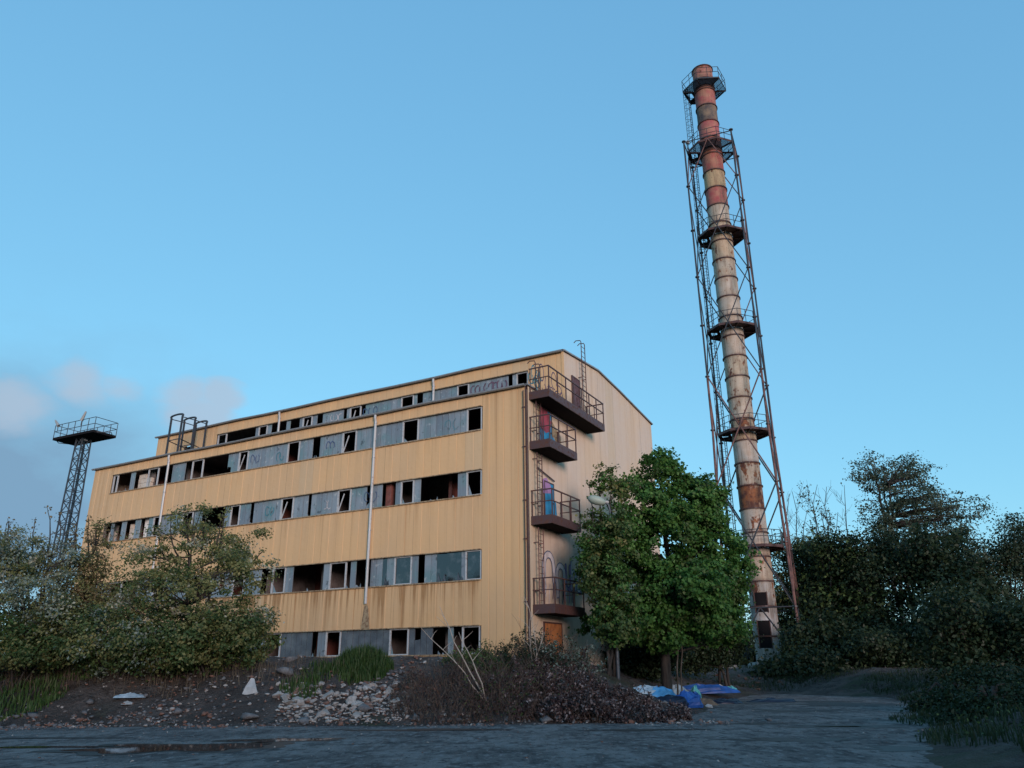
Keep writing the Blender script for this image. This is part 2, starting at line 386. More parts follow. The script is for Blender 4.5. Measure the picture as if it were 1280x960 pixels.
def wob(X, Y, k=1.0):
    return (np.sin(X*1.7*k+.4)*np.cos(Y*1.3*k+1.1) + .6*np.sin(X*3.1*k+Y*2.3*k) + .4*np.cos(X*5.7*k-Y*4.9*k+2) + .25*np.sin(X*11*k+Y*9*k))/2.25
def height(X, Y):
    X = np.asarray(X, float); Y = np.asarray(Y, float)
    d = yard_dist(X, Y) + .45*wob(X, Y, .55) + .3*wob(X, Y, 1.7)
    left = 1/(1+np.exp((X-4)/1.5))
    Wd = 5.2*left + 8.5*(1-left); Hh = 2.0*left + 1.45*(1-left)
    t = np.clip(d/Wd, 0, 1); sm = t*t*(3-2*t)*.55 + .45*np.sin(t*math.pi/2)
    h = Hh*sm
    h += np.clip(d/1.5, 0, 1)*(.13*wob(X, Y)+.16*wob(X+3.3, Y*1.2, .45)) * np.clip(1.3-d/16, 0.15, 1)
    far = np.clip((np.hypot(X, Y)-90)/300, 0, 1)
    return h*(1-.2*far) - .0
def spaced(lo, a, b, hi, st, n=14):
    mid = np.arange(a, b+st/2, st)
    return np.concatenate([a-np.geomspace(1, a-lo, n)[::-1], mid, b+np.geomspace(1, hi-b, n)])
gx = spaced(-2500, -34, 44, 2500, .45); gy = spaced(-600, 6, 62, 3000, .45)
GX, GY = np.meshgrid(gx, gy); GZ = height(GX, GY)
V = np.stack([GX, GY, GZ], -1).reshape(-1, 3); nx, ny = len(gx), len(gy)
from bisect import bisect_right
_gx, _gy, _gz = gx.tolist(), gy.tolist(), GZ.tolist()
def hz(x, y):                            # height of the ground sheet itself
    i = min(max(bisect_right(_gx, x)-1, 0), nx-2); j = min(max(bisect_right(_gy, y)-1, 0), ny-2)
    u = (x-_gx[i])/(_gx[i+1]-_gx[i]); v = (y-_gy[j])/(_gy[j+1]-_gy[j])
    a, b = _gz[j], _gz[j+1]
    return (a[i]*(1-u)+a[i+1]*u)*(1-v)+(b[i]*(1-u)+b[i+1]*u)*v
ii = (np.arange(ny-1)[:, None]*nx + np.arange(nx-1)[None, :]).ravel()
o = np_mesh('ground', V, np.stack([ii, ii+1, ii+nx+1, ii+nx], -1), M['ground']); kind(o, 'structure')
o.data.polygons.foreach_set('use_smooth', [True]*len(o.data.polygons))
# the yard surface: its own sheet over the flat part, with a ragged edge
sx_ = np.concatenate([np.arange(-60, -32, 2.), np.arange(-32, 21, .5)]); sy_ = np.concatenate([np.arange(-40, 6, 2.), np.arange(6, 52.5, .5)])
AX, AY = np.meshgrid(sx_, sy_); AD = yard_dist(AX, AY) + .4*wob(AX, AY, .9)
pits = .012*wob(AX, AY, .35)
AZ = height(AX, AY)*0 + .022 + np.minimum(pits, .0)
idx = (np.arange(len(sy_)-1)[:, None]*len(sx_) + np.arange(len(sx_)-1)[None, :])
keep = (np.maximum(np.maximum(AD[:-1,:-1], AD[1:,:-1]), np.maximum(AD[:-1,1:], AD[1:,1:])) < 1.3).ravel()
ii = idx.ravel()[keep]
o = np_mesh('yard_pavement', np.stack([AX, AY, AZ], -1).reshape(-1,3), np.stack([ii, ii+1, ii+len(sx_)+1, ii+len(sx_)], -1), M['yard']); kind(o, 'structure')
def puddle(cx, cy, rx, ry, seed, ang=0.0):
    r_ = np.random.default_rng(seed); ph = r_.uniform(0, 6.28, 6); am = r_.uniform(.05, .22, 6)
    pts = []
    for k in range(56):
        a = 2*math.pi*k/56; q = 1+sum(am[j]*math.sin((j+1.5)*a*1.0//1*0+(j+2)*a+ph[j]) for j in range(6))
        x, y = rx*q*math.cos(a), ry*q*math.sin(a)
        pts.append((cx+x*math.cos(ang)-y*math.sin(ang), cy+x*math.sin(ang)+y*math.cos(ang)))
    for nm, sc, z, mm in (('wet_shade_patch', 1.25, .026, M['mud_shade']), ('puddle', 1, .030, M['water'])):
        b = MB(); b.add([(cx+(x-cx)*sc, cy+(y-cy)*sc, z) for x, y in pts], [tuple(range(56))])
        kind(b.build(nm, mm), 'structure')
puddle(-7.4, 18.6, 1.8, 1.0, 3, .03); puddle(-5.6, 20.4, 1.1, .45, 8, .1); puddle(-10.6, 19.0, 1.3, .16, 9)
def mud_shade(cx, cy, rx, ry, seed, z):
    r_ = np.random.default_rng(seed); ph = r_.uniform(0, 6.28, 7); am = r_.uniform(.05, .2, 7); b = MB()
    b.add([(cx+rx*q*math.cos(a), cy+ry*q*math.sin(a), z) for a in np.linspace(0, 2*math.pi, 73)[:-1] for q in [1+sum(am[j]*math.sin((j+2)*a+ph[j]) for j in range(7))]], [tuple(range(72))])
    kind(b.build('wet_shade_patch', M['mud_shade']), 'structure')
for k, (x, y, a, b_) in enumerate(((9.2,23.6,1.7,.6), (7.2,25.0,1.1,.3), (10.6,32,1.6,.8), (6.4,19.5,1.5,.4), (12.5,40,2.4,1.5), (8.2,17.2,1.2,.5), (3.5,22.8,1.6,.25), (-2.5,23.4,2.4,.3), (14.5,37,1.8,1.8), (-13,21.5,2.2,.22))): mud_shade(x, y, a, b_, 40+k, .0262+.0004*k)  # dark patches: bush shade painted on the right yard, plus wet mud
puddle(9.1, 23.5, .7, .16, 5, -.2)

# ------------------------------------------------------------------ the factory
PH = 1.06253
BO = (0.714, 36.0, 0)
B = empty('factory_building', BO, math.atan2(-math.cos(PH), math.sin(PH)))   # local x: out of the gable, y: into the depth, z: up; the facade runs along -x
tag(B, 'derelict long yellow sheet-clad factory building with broken window bands and iron balconies', 'building')
LB = 34.0; SB = 4.33; DP = 18.5
def roofz(y):
    P = [(SB, 18.22), (9.1, 18.62), (12.5, 18.35), (DP, 17.72)]
    if y <= SB: return 14.78 if y < SB else 18.22
    for (a, za), (b, zb) in zip(P, P[1:]):
        if y <= b: return za + (zb-za)*(y-a)/(b-a)
    return P[-1][1]
def sheet(axis, u0, u1, z0, z1, plane, m, stain, parent=B, gro=.25, d=.014, top=None, name='cladding_sheet'):
    """a profiled steel sheet: narrow grooves every gro metres, folded edges; axis 'x' on the facade, 'y' on the gable"""
    g = .003; u0 += g; u1 -= g
    prof = []; n = max(1, round((u1-u0)/gro)); w = (u1-u0)/n
    prof.append((u0, 0))
    for k in range(n):
        a = u0+k*w; b_ = a+w; e = min(.02, w*.1)
        prof += [(a+ (e if k else .001), 0), (b_-e, 0)]
        if k < n-1: prof += [(b_-e*.45, -d), (b_+e*.45, -d)]
    prof.append((u1, 0))
    jit = random.uniform(-.004, .004); tz = random.uniform(-.004, .004)
    vs = []; at = []
    rows = [(0, .25), (.03, 0.0), (.5, .12), (.93, .75), (1, 1)]
    for f_, wv in rows:
        for u, q in prof:
            zt = z1 if top is None else top(u)
            z = z0 + (zt-z0)*f_; q2 = q + jit + tz*(f_-.5)
            vs.append((u, plane-q2, z) if axis == 'x' else (plane+q2, u, z)); at.append(wv + (1.1 if q < -.001 else 0))
    k = len(prof); fs = []
    for r_ in range(len(rows)-1):
        for i in range(k-1):
            q = (r_*k+i, r_*k+i+1, (r_+1)*k+i+1, (r_+1)*k+i)
            fs.append(q)
    b = MB(); b.add(vs, fs, at); o = b.build(name, m, parent); o.color = (1, 1, 1, stain)
    return o
def strips(u0, u1, n_w):
    n = max(1, round((u1-u0)/n_w)); return [(u0+(u1-u0)*k/n, u0+(u1-u0)*(k+1)/n) for k in range(n)]
FY = -.05                                # the sheets stand 50 mm off the backing walls
ZB = {1:(12.88,14.11), 2:(9.58,10.82), 3:(5.55,6.93), 4:(2.24,3.47), 5:(15.9,17.4)}
bands = [(1.0, 2.24, .35), (3.47, 5.55, 1.0), (6.93, 9.58, .42), (10.82, 12.88, .25), (14.11, 14.72, .3)]
for z0, z1, stn in bands:
    for a, b in strips(-31.9, -2.5, 1.0 if True else 1): 
        st = stn
        if z0 == 3.47: st = 2.6 if a > -19 else 1.2
        if z0 == 3.47 and a > -5.0: st = .8
        sheet('x', a, b, z0, z1, FY, M['facade'], st*random.uniform(.75, 1.2), gro=.5)
for a, b in strips(-2.5, -.06, .82): sheet('x', a, b, 1.0, 14.72, FY, M['facade'], random.uniform(.25, .5), gro=.41, d=.02)
for a, b in strips(-LB, -31.9, 1.05): sheet('x', a, b, 1.0, 14.72, FY, M['facade'], random.uniform(.2, .4), gro=.5)
# upper storey, set back
UY = SB-.05
for a, b in strips(-27.3, -2.15, 1.0): sheet('x', a, b, 17.42, 18.14, UY, M['facade'], random.uniform(.2, .4), gro=.5); 
for a, b in strips(-27.3, -2.15, 2.1): sheet('x', a, b, 14.9, 15.88, UY, M['facade'], random.uniform(.2, .4), gro=.5)
for a, b in strips(-2.15, -.06, .7): sheet('x', a, b, 14.9, 18.14, UY, M['facade'], random.uniform(.2, .4), gro=.35, d=.02)
for a, b in strips(-33.8, -30.7, 1.0)+strips(-29.7, -27.3, .8): sheet('x', a, b, 14.9, 18.14, UY, M['facade'], random.uniform(.3, .5), gro=.5)
sheet('x', -30.7, -29.7, 17.0, 18.14, UY, M['facade'], .3, gro=.5)
b = MB(); b.box(-30.68, -29.72, SB+.05, SB+.08, 14.8, 16.98); b.build('door_opening', M['shadeblack'], B)  # black panel painting the unlit room behind the doorway
# gable
for a, b in strips(.02, SB, 1.08): sheet('y', a, b, 1.0, 14.72, .05, M['gable'], random.uniform(.15, .3), gro=1.2)
for a, b in strips(SB, DP, 1.18): sheet('y', a, b, 1.0, 18, .05, M['gable'], random.uniform(.12, .28), gro=1.3, top=lambda y: roofz(y+.0001)-.07)
# backing walls, floors, roofs: rooms behind the openings
def part(name, m, fn, parent=B):
    b = MB(); fn(b); return b.build(name, m, parent)
for z0, z1 in ((.5,2.2),(3.5,5.5),(6.97,9.53),(10.86,12.83),(14.14,14.6)):
    part('parapet_wall', M['inner'], lambda b: b.box(-LB+.02, -.03, .0, .2, z0, z1))
part('parapet_wall', M['inner'], lambda b: b.box(-33.78, -.03, SB, SB+.2, 14.62, 15.86))
part('parapet_wall', M['inner'], lambda b: b.box(-33.78, -.03, SB, SB+.2, 17.45, 18.1))
for x0, x1 in ((-2.5, -.03), (-LB+.02, -31.95)):
    for z0, z1 in ((2.2,3.5),(5.5,6.97),(9.53,10.86),(12.83,14.14)): part('wall_pier', M['inner'], lambda b: b.box(x0, x1, .01, .19, z0, z1))
for x0, x1 in ((-2.15, -.03), (-29.7, -27.4), (-33.78, -30.7)): part('wall_pier', M['inner'], lambda b: b.box(x0, x1, SB+.01, SB+.19, 15.86, 17.45))
for k, z in enumerate((1.95, 5.2, 9.2, 12.5)): part('floor_slab', M['inner'], lambda b: b.box(-LB+.05, -.25, .21, DP-.25, z-.25, z))
for k, z in enumerate((2.0, 5.25, 9.25, 12.55)): part('partition_wall', M['innerred' if k in (1, 3) else 'inner'], lambda b: b.box(-LB+.05, -.25, 5.0, 5.2, z, z+ (2.9 if k != 1 else 3.6)-.05))
for k in range(7):
    for z0, z1 in ((1.95,4.95),(5.2,8.95),(9.2,12.25),(12.5,14.55)):
        x = -3.2-4.15*k-2
        part('cross_wall', M['innerred' if (k+int(z0)) % 3 == 0 else 'inner'], lambda b: b.box(x-.1, x+.1, 1.2, 4.98, z0+.01, z1))
part('partition_wall', M['inner'], lambda b: b.box(-33.7, -.25, 9, 9.2, 14.7, 18.1))
part('rear_wall', M['gable'], lambda b: b.box(-LB, -.01, DP-.2, DP, .5, 17.6))
part('end_wall', M['gable'], lambda b: b.prism([(-LB, .01), (-LB+.2, .01), (-LB+.2, DP-.21), (-LB, DP-.21)], .5, 14.725))
part('end_wall', M['gable'], lambda b: b.box(-33.8, -33.6, SB+.21, DP-.21, 14.62, 17.7))
def gable_back(b):
    pr = [(.01, 14.55), (SB-.01, 14.55), (SB+.01, 18.05), (9.1, 18.45), (12.5, 18.18), (DP-.21, 17.55)]
    vs = [(x, y, z) for x in (-.22, .01) for y, z in [(.01, .5)]+pr+[(DP-.21, .5)]]
    n = len(pr)+2
    b.add(vs, [tuple(range(n)), tuple(range(2*n-1, n-1, -1))]+[(i, n+i, n+(i+1)%n, (i+1)%n) for i in range(n)])
part('gable_wall', M['inner'], gable_back)
part('roof', M['roof'], lambda b: b.box(-LB-.12, .06, -.12, SB-.01, 14.73, 14.84))
def upper_roof(b):
    ys = [(SB-.14, 18.21), (9.1, 18.64), (12.5, 18.37), (DP+.1, 17.74)]
    vs = []
    for x in (-33.92, .1):
        for y, z in ys: vs += [(x, y, z-.1), (x, y, z+.02)]
    k = len(ys); n = 2*k; fs = []
    for i in range(k-1):
        fs += [(2*i, 2*i+2, n+2*i+2, n+2*i), (2*i+1, n+2*i+1, n+2*i+3, 2*i+3), (2*i, 2*i+1, 2*i+3, 2*i+2), (n+2*i, n+2*i+2, n+2*i+3, n+2*i+1)]
    fs += [(0, n, n+1, 1), (n-2, n-1, 2*n-1, 2*n-2)]
    b.add(vs, fs)
part('roof', M['roof'], upper_roof)
def verge(b):                            # pale metal edge along the gable roof line
    ys = [(SB-.1, 18.2), (9.1, 18.62), (12.5, 18.35), (DP+.1, 17.72)]
    b.tube([(.13, y, z-.02) for y, z in ys], .055, 4)
part('verge_trim', M['gutter'], verge)
part('verge_trim', M['gutter'], lambda b: b.tube([(.10, -.1, 14.80), (.10, SB-.2, 14.80)], .045, 4))
def gutter(b, y, z, x0, x1):
    pts = [(math.cos(a)*.10, math.sin(a)*.10) for a in np.linspace(math.pi, 2*math.pi, 7)]
    inn = [(math.cos(a)*.088, math.sin(a)*.088+.002) for a in np.linspace(2*math.pi, math.pi, 7)]
    poly = pts+inn; n = len(poly); segs = 12
    vs = []
    for i in range(segs+1):
        x = x0+(x1-x0)*i/segs; sag = -.025*math.sin(i*1.7)-.01*math.cos(i*2.9)
        vs += [(x, y+p, z+q+sag) for p, q in poly]
    fs = [(i*n+j, i*n+(j+1)%n, (i+1)*n+(j+1)%n, (i+1)*n+j) for i in range(segs) for j in range(n)]
    fs += [tuple(range(n-1, -1, -1)), tuple(segs*n+j for j in range(n))]
    b.add(vs, fs)
part('gutter', M['gutter'], lambda b: gutter(b, -.20, 14.80, -LB-.1, .02))
part('gutter', M['gutter'], lambda b: gutter(b, SB-.22, 18.17, -33.9, .05))
def downpipe(x, y, zt, zb, r=.075):
    p = part('downpipe', M['pipe'], lambda b: b.tube([(x, y-.02, zt), (x, y-.03, zt-.2), (x, y+.03, zt-.4), (x, y+.03, (zt+zb)/2), (x+.005, y+.03, zb)], r, 12))
    z = zt-.5; k = 0
    while z > zb+.2:
        part('pipe_collar', M['gutter'], lambda b: b.lathe([(r+.002, z), (r+.018, z), (r+.018, z+.07), (r+.002, z+.07)], 12, (x, y+.03)), p); z -= 1.95
    for q in p.children: pass
    return p
downpipe(-9.3, -.16, 14.72, 4.72); downpipe(-26.18, -.16, 14.72, 7.2)
downpipe(-8.56, SB-.18, 18.08, 15.0); downpipe(-21.2, SB-.18, 18.08, 15.0)
# a strip of old rust-brown board bared below the broken pipe
part('bare_patch', M['flash'], lambda b: b.add([(-9.52,-.083,3.52),(-8.98,-.083,3.52),(-9.05,-.083,3.9),(-9.12,-.083,4.45),(-9.22,-.083,4.68),(-9.38,-.083,4.68),(-9.44,-.083,4.3),(-9.5,-.083,3.85)], [tuple(range(8))]))
part('corner_trim', M['steel'], lambda b: b.box(-.05, .0, -.08, .0, 1.0, 14.7))
part('corner_trim', M['facade'], lambda b: b.box(-.055, .075, SB-.085, SB-.0, 14.9, 18.1))
part('earthing_strip', M['steel'], lambda b: b.tube([(-.12, -.12, 14.5), (-.13, -.11, 10), (-.11, -.12, 6), (-.14, -.12, 1.5)], .028, 6))
for z in (4.4, 7.2, 9.0, 11.6, 13.6): part('strip_bracket', M['steel'], lambda b: b.box(-.2, -.06, -.13, -.07, z, z+.05))
# window bands
BAND = {
1: [(2.57,3.5,'w'),(3.5,6.5,'g'),(6.5,7.57,'w'),(7.57,9.05,'g'),(9.05,10.72,'g'),(10.72,11.75,'t'),(11.75,13.4,'g'),(13.4,13.95,'h'),(13.95,14.93,'g'),(14.93,15.9,'w'),(15.9,19.09,'g'),(19.09,19.91,'t'),(19.91,20.84,'gc'),(20.84,23.04,'h'),(23.04,24.07,'w'),(24.07,24.7,'h'),(24.7,25.95,'g'),(25.95,27.27,'h'),(27.27,28.3,'w'),(28.3,29.64,'b'),(29.64,30.09,'g'),(30.09,31.42,'h'),(31.42,31.9,'w')],
2: [(2.56,3.47,'w'),(3.47,3.99,'g'),(3.99,6.25,'h'),(6.25,6.66,'g'),(6.66,7.52,'w'),(7.52,7.86,'g'),(7.86,8.73,'i'),(8.73,10.84,'g'),(10.84,11.8,'t'),(11.8,13.7,'g'),(13.7,13.94,'h'),(13.94,15.02,'g'),(15.02,16.0,'t'),(16.0,18.16,'g'),(18.16,18.42,'h'),(18.42,19.27,'g'),(19.27,20.07,'w'),(20.07,20.54,'g'),(20.54,22.55,'h'),(22.55,23.34,'g'),(23.34,24.35,'w'),(24.35,26.29,'g'),(26.29,27.05,'w'),(27.05,27.52,'g'),(27.52,28.3,'c'),(28.3,28.85,'g'),(28.85,29.74,'b'),(29.74,30.22,'g'),(30.22,31.0,'h'),(31.0,31.3,'g'),(31.3,31.9,'b')],
3: [(2.55,3.47,'p'),(3.47,3.7,'g'),(3.7,5.13,'r'),(5.13,5.47,'g'),(5.47,6.62,'gj'),(6.62,7.71,'p'),(7.71,8.19,'g'),(8.19,8.47,'r'),(8.47,9.24,'g'),(9.24,10.19,'h'),(10.19,10.56,'gj'),(10.56,10.83,'h'),(10.83,11.98,'w'),(11.98,12.42,'g'),(12.42,14.59,'h'),(14.59,15.13,'g'),(15.13,16.14,'w'),(16.14,17.0,'h'),(17.0,18.25,'g'),(18.25,19.21,'w'),(19.21,21.05,'g'),(21.05,21.86,'h'),(21.86,22.9,'w'),(22.9,25.03,'g'),(25.03,26.13,'w'),(26.13,27.63,'g'),(27.63,29.18,'h'),(29.18,30.38,'w'),(30.38,31.9,'g')],
4: [(2.59,3.59,'w'),(3.59,4.08,'h'),(4.08,4.39,'g'),(4.39,5.25,'h'),(5.25,6.65,'kj'),(6.65,7.81,'w'),(7.81,9.0,'k'),(9.0,10.12,'kj'),(10.12,10.9,'k'),(10.9,11.91,'w'),(11.91,12.46,'g'),(12.46,12.84,'h'),(12.84,15.04,'k'),(15.04,16.27,'w'),(16.27,18.02,'g'),(18.02,19.27,'w'),(19.27,21.88,'k'),(21.88,23.09,'h'),(23.09,24.28,'w'),(24.28,26.8,'k'),(26.8,28.14,'w'),(28.14,31.9,'k')],
5: [(2.19,2.97,'w'),(2.97,3.23,'g'),(3.23,3.49,'h'),(3.49,6.14,'gt'),(6.14,6.98,'w'),(6.98,8.59,'g'),(8.59,9.47,'g'),(9.47,9.89,'h'),(9.89,10.13,'g'),(10.13,11.1,'w'),(11.1,14.26,'g'),(14.26,15.18,'t'),(15.18,15.44,'g'),(15.44,15.71,'h'),(15.71,16.85,'g'),(16.85,17.47,'g'),(17.47,17.96,'h'),(17.96,18.37,'g'),(18.37,19.22,'t'),(19.22,19.51,'g'),(19.51,20.34,'h'),(20.34,20.7,'g'),(20.7,21.25,'h'),(21.25,22.07,'h'),(22.07,22.44,'g'),(22.44,23.28,'w'),(23.28,23.58,'g'),(23.58,26.41,'h'),(26.41,27.3,'w')],
}
def glass_strip(x0, x1, z0, z1, y, m, cut=None):
    """one U-shaped cast glass channel; cut: list of (f, z-fraction) giving a broken top or bottom"""
    w = x1-x0; fl = .04; b = MB(); n = 4
    xs = [x0+.006, x0+.012, x0+w*.5, x1-.012, x1-.006]; qs = [fl, 0, 0, 0, fl]
    rs = random.uniform(-.006, .006)
    lo = [z0]*5; hi = [z1]*5
    if cut == 'top': q0 = random.uniform(.2, .85); hi = [z0+(z1-z0)*min(.97, max(.05, q0+(i-2)*random.uniform(-.04, .18))) for i in range(5)]
    if cut == 'bot': q0 = random.uniform(.1, .8); lo = [z0+(z1-z0)*min(.95, max(.03, q0+(i-2)*random.uniform(-.15, .06))) for i in range(5)]
    vs = [(x, y+q+rs, z) for x, q, z in zip(xs, qs, lo)]+[(x, y+q+rs, z) for x, q, z in zip(xs, qs, hi)]
    b.add(vs, [(i, i+1, 6+i, 5+i) for i in range(4)])
    return b.build('glass_strip', m, B)
def window(x0, x1, z0, z1, y, style):
    t = .055; b = MB(); d0, d1 = y-.03, y+.05
    b.box(x0, x1, d0, d1, z0, z0+t); b.box(x0, x1, d0, d1, z1-t, z1)
    b.box(x0, x0+t+.02, d0, d1, z0+t, z1-t); b.box(x1-t-.02, x1, d0, d1, z0+t, z1-t)
    o = b.build('window', M['frame'], B)
    a0, a1, c0, c1 = x0+t+.02, x1-t-.02, z0+t, z1-t
    if style == 't':                      # sash hanging askew on its bottom pivot
        s = MB(); k = .32
        s.bar((a0+.03, y+.02, c0+.02), (a0+.03+k, y+.05, c1-.15), .045)
        s.build('sash', M['frame'], o); s = MB(); s.bar((a0+.03, y+.02, c0+.02), (a0+.05, y-.05, c1-.02), .035); s.build('window_stay', M['frame'], o)
    elif style == 'p':
        s = MB(); s.add([(a0, y+.03, c0), (a1, y+.03, c0), (a1, y+.03, c1), (a0, y+.03, c1)], [(0,1,2,3)]); s.build('pane', M['pane'], o)
    else:
        if random.random() < .35:         # a shard left in the putty
            q = MB(); q.add([(a0+.03, y+.03, c0), (a0+.03+random.uniform(.1,.3), y+.03, c0), (a0+.03, y+.03, c0+random.uniform(.2,.6))], [(0,1,2)]); q.build('glass_shard', M['uglass'], o)
    return o
for k, L in BAND.items():
    z0, z1 = ZB[k]; y = .045 + (SB if k == 5 else 0); fy = SB if k == 5 else 0
    xr, xl = -L[0][0], -L[-1][1]
    for a, b_ in strips(xl, xr, 4.2):
        part('sill', M['flash'], lambda b: b.box(a+.004, b_-.004, fy-.12, fy+.11, z0-.055, z0+.0))
        part('head_flashing', M['flash'], lambda b: b.box(a+.004, b_-.004, fy-.10, fy+.02, z1-.005, z1+.04))
    for p0, p1, ty in L:
        x0, x1 = -p1, -p0
        if ty in ('w', 't', 'p'): window(x0, x1, z0, z1-.006, y, ty)
        elif ty[0] in 'gk':
            ss = strips(x0, x1, .36)
            for i, (a, b_) in enumerate(ss):
                cut = None
                if ty.endswith('j') and random.random() < .3: cut = random.choice(['top', 'bot'])
                elif ty == 'gc' and i == 0: cut = 'bot'
                elif random.random() < .05: cut = random.choice(['top', 'bot'])
                if ty.endswith('j') and random.random() < .25: continue
                glass_strip(a, b_, z0, z1-.006, y+.005, M['kglass' if ty[0] == 'k' else 'uglass'], cut)
        elif ty == 'r':
            part('broken_pane', M['pane'], lambda b: b.add([(x0,y+.02,z0),(x1,y+.02,z0),(x1,y+.02,z1),(x0+(x1-x0)*.45,y+.02,z1),(x0+(x1-x0)*.4,y+.02,z1-.05),(x0,y+.02,z1-.03)], [(0,1,2,3,4,5)]))
            for q in range(5):
                fx = x0+(x1-x0)*random.random(); part('glass_shard', M['kglass'], lambda b: b.add([(fx,y,z0),(fx+.22,y,z0),(fx+random.uniform(0,.22),y,z0+random.uniform(.15,.45))], [(0,1,2)]))
        elif ty in 'bc':
            if ty == 'c': part('inner_upright', M['white'], lambda b: b.box(x0+.08, x0+.42, .3, .6, z0-.3, z1+.3))  # plain white strip upright inside the opening
            else:
                p = part('block_wall', M['inner'], lambda b: b.box(x0-.1, x1-.12, .62, .7, z0-.3, z1+.2))
                h_ = .3; w_ = .5
                for r_ in range(4):
                    xx = x0-.1 - (.25 if r_ % 2 else 0)
                    while xx < x1-.15:
                        e0, e1 = max(xx, x0-.1), min(xx+w_-.015, x1-.15)
                        if e1-e0 > .05 and not (r_ == 3 and e1 > x1-.5): part('block', M['block'], lambda b: b.box(e0, e1, .42+random.uniform(-.01, .01), .62, z0-.1+r_*h_, z0-.1+r_*h_+h_-.015), p)
                        xx += w_
        elif ty == 'i':
            part('inner_upright', M['innerred'], lambda b: b.box(x0+.05, x0+.4, .3, .7, z0-.3, z1+.3))
        if ty == 'h':
            for q in range(3):
                if random.random() < .6:
                    fx = random.uniform(x0, max(x0+.02, x1-.2)); part('glass_shard', M['uglass'], lambda b: b.add([(fx,y,z0),(fx+random.uniform(.06,.2),y,z0),(fx+random.uniform(0,.1),y,z0+random.uniform(.06,.25))], [(0,1,2)]))

# sprayed tags on the glass bands
def fribbon(pts, w, y, m, name='graffiti_tag'):
    pts = [Vector(p) for p in pts]; L = []; Q = []
    for i, p in enumerate(pts):
        t = (pts[min(i+1, len(pts)-1)]-pts[max(i-1, 0)]); t = t.normalized() if t.length > 1e-6 else Vector((1, 0)); n = Vector((-t.y, t.x)); L.append(p+n*w/2); Q.append(p-n*w/2)
    n = len(pts); b = MB(); b.add([(q.x, y, q.y) for q in L+Q], [(i, n+i, n+i+1, i+1) for i in range(n-1)]); return b.build(name, M[m], B)
def tag_run(x0, x1, z0, z1, y, m, n, w=.05):
    for k in range(n):
        cx = x0+(x1-x0)*(k+.5)/n; h = (z1-z0)*.36; a = random.uniform(0, 360)
        fribbon([(cx+h*.55*math.cos(R(t)), (z0+z1)/2+random.uniform(-.05,.05)+h*random.uniform(.7, 1)*math.sin(R(t))) for t in np.linspace(a, a+random.uniform(170, 320), 9)], w, y-.001*k, m)
tag_run(-6.0, -3.6, 16.5, 17.35, SB+.028, 'gviolet', 8, .07); tag_run(-14.1, -12.9, 16.5, 17.3, SB+.028, 'gnavy', 3); tag_run(-16.8, -15.8, 16.6, 17.3, SB+.028, 'gwhite', 3, .04)
tag_run(-12.9, -12.3, 13.1, 13.9, .028, 'gnavy', 2); tag_run(-18.9, -18.1, 13.1, 13.9, .028, 'gnavy', 2); tag_run(-16.7, -16.2, 13.0, 13.8, .028, 'gteal', 2)
tag_run(-10.0, -9.0, 9.8, 10.7, .028, 'gnavy', 2, .035); tag_run(-17.2, -16.5, 9.8, 10.6, .028, 'gteal', 2); tag_run(-12.8, -12.2, 9.7, 10.5, .028, 'gwhite', 2, .035); tag_run(-4.9, -3.9, 13.0, 13.9, .028, 'gteal', 2, .03)
# balconies, doors and ladders on the gable
def ribbon(pts, w, x, m, name, parent=B, closed=False):
    """flat sprayed stroke lying on the gable: pts in (y, z)"""
    pts = [Vector((p[0], p[1])) for p in pts]; b = MB(); L = []; Rr = []
    for i, p in enumerate(pts):
        t = (pts[min(i+1, len(pts)-1)]-pts[max(i-1, 0)]); t = t.normalized() if t.length > 1e-6 else Vector((1, 0)); nrm = Vector((-t.y, t.x))
        L.append(p+nrm*w/2); Rr.append(p-nrm*w/2)
    vs = [(x, q.x, q.y) for q in L+Rr]; n = len(pts)
    fs = [(i, n+i, n+i+1, i+1) for i in range(n-1)]
    c0 = len(vs)                          # round ends
    for e, ang0 in ((pts[0], 0), (pts[-1], 0)):
        s0 = len(vs); vs += [(x-.0008, e.x+math.cos(a)*w/2, e.y+math.sin(a)*w/2) for a in np.linspace(0, 2*math.pi, 11)[:-1]]; fs.append(tuple(range(s0, s0+10)))
    b.add(vs, fs); return b.build(name, m, parent)
def arc(cx, cz, ry, rz, a0, a1, n=10): return [(cx+ry*math.cos(R(a)), cz+rz*math.sin(R(a))) for a in np.linspace(a0, a1, n)]
def poly_on_gable(pts, x, m, name, parent=B):
    b = MB(); b.add([(x, p, q) for p, q in pts], [tuple(range(len(pts)))]); return b.build(name, m, parent)
DOUT = 1.12
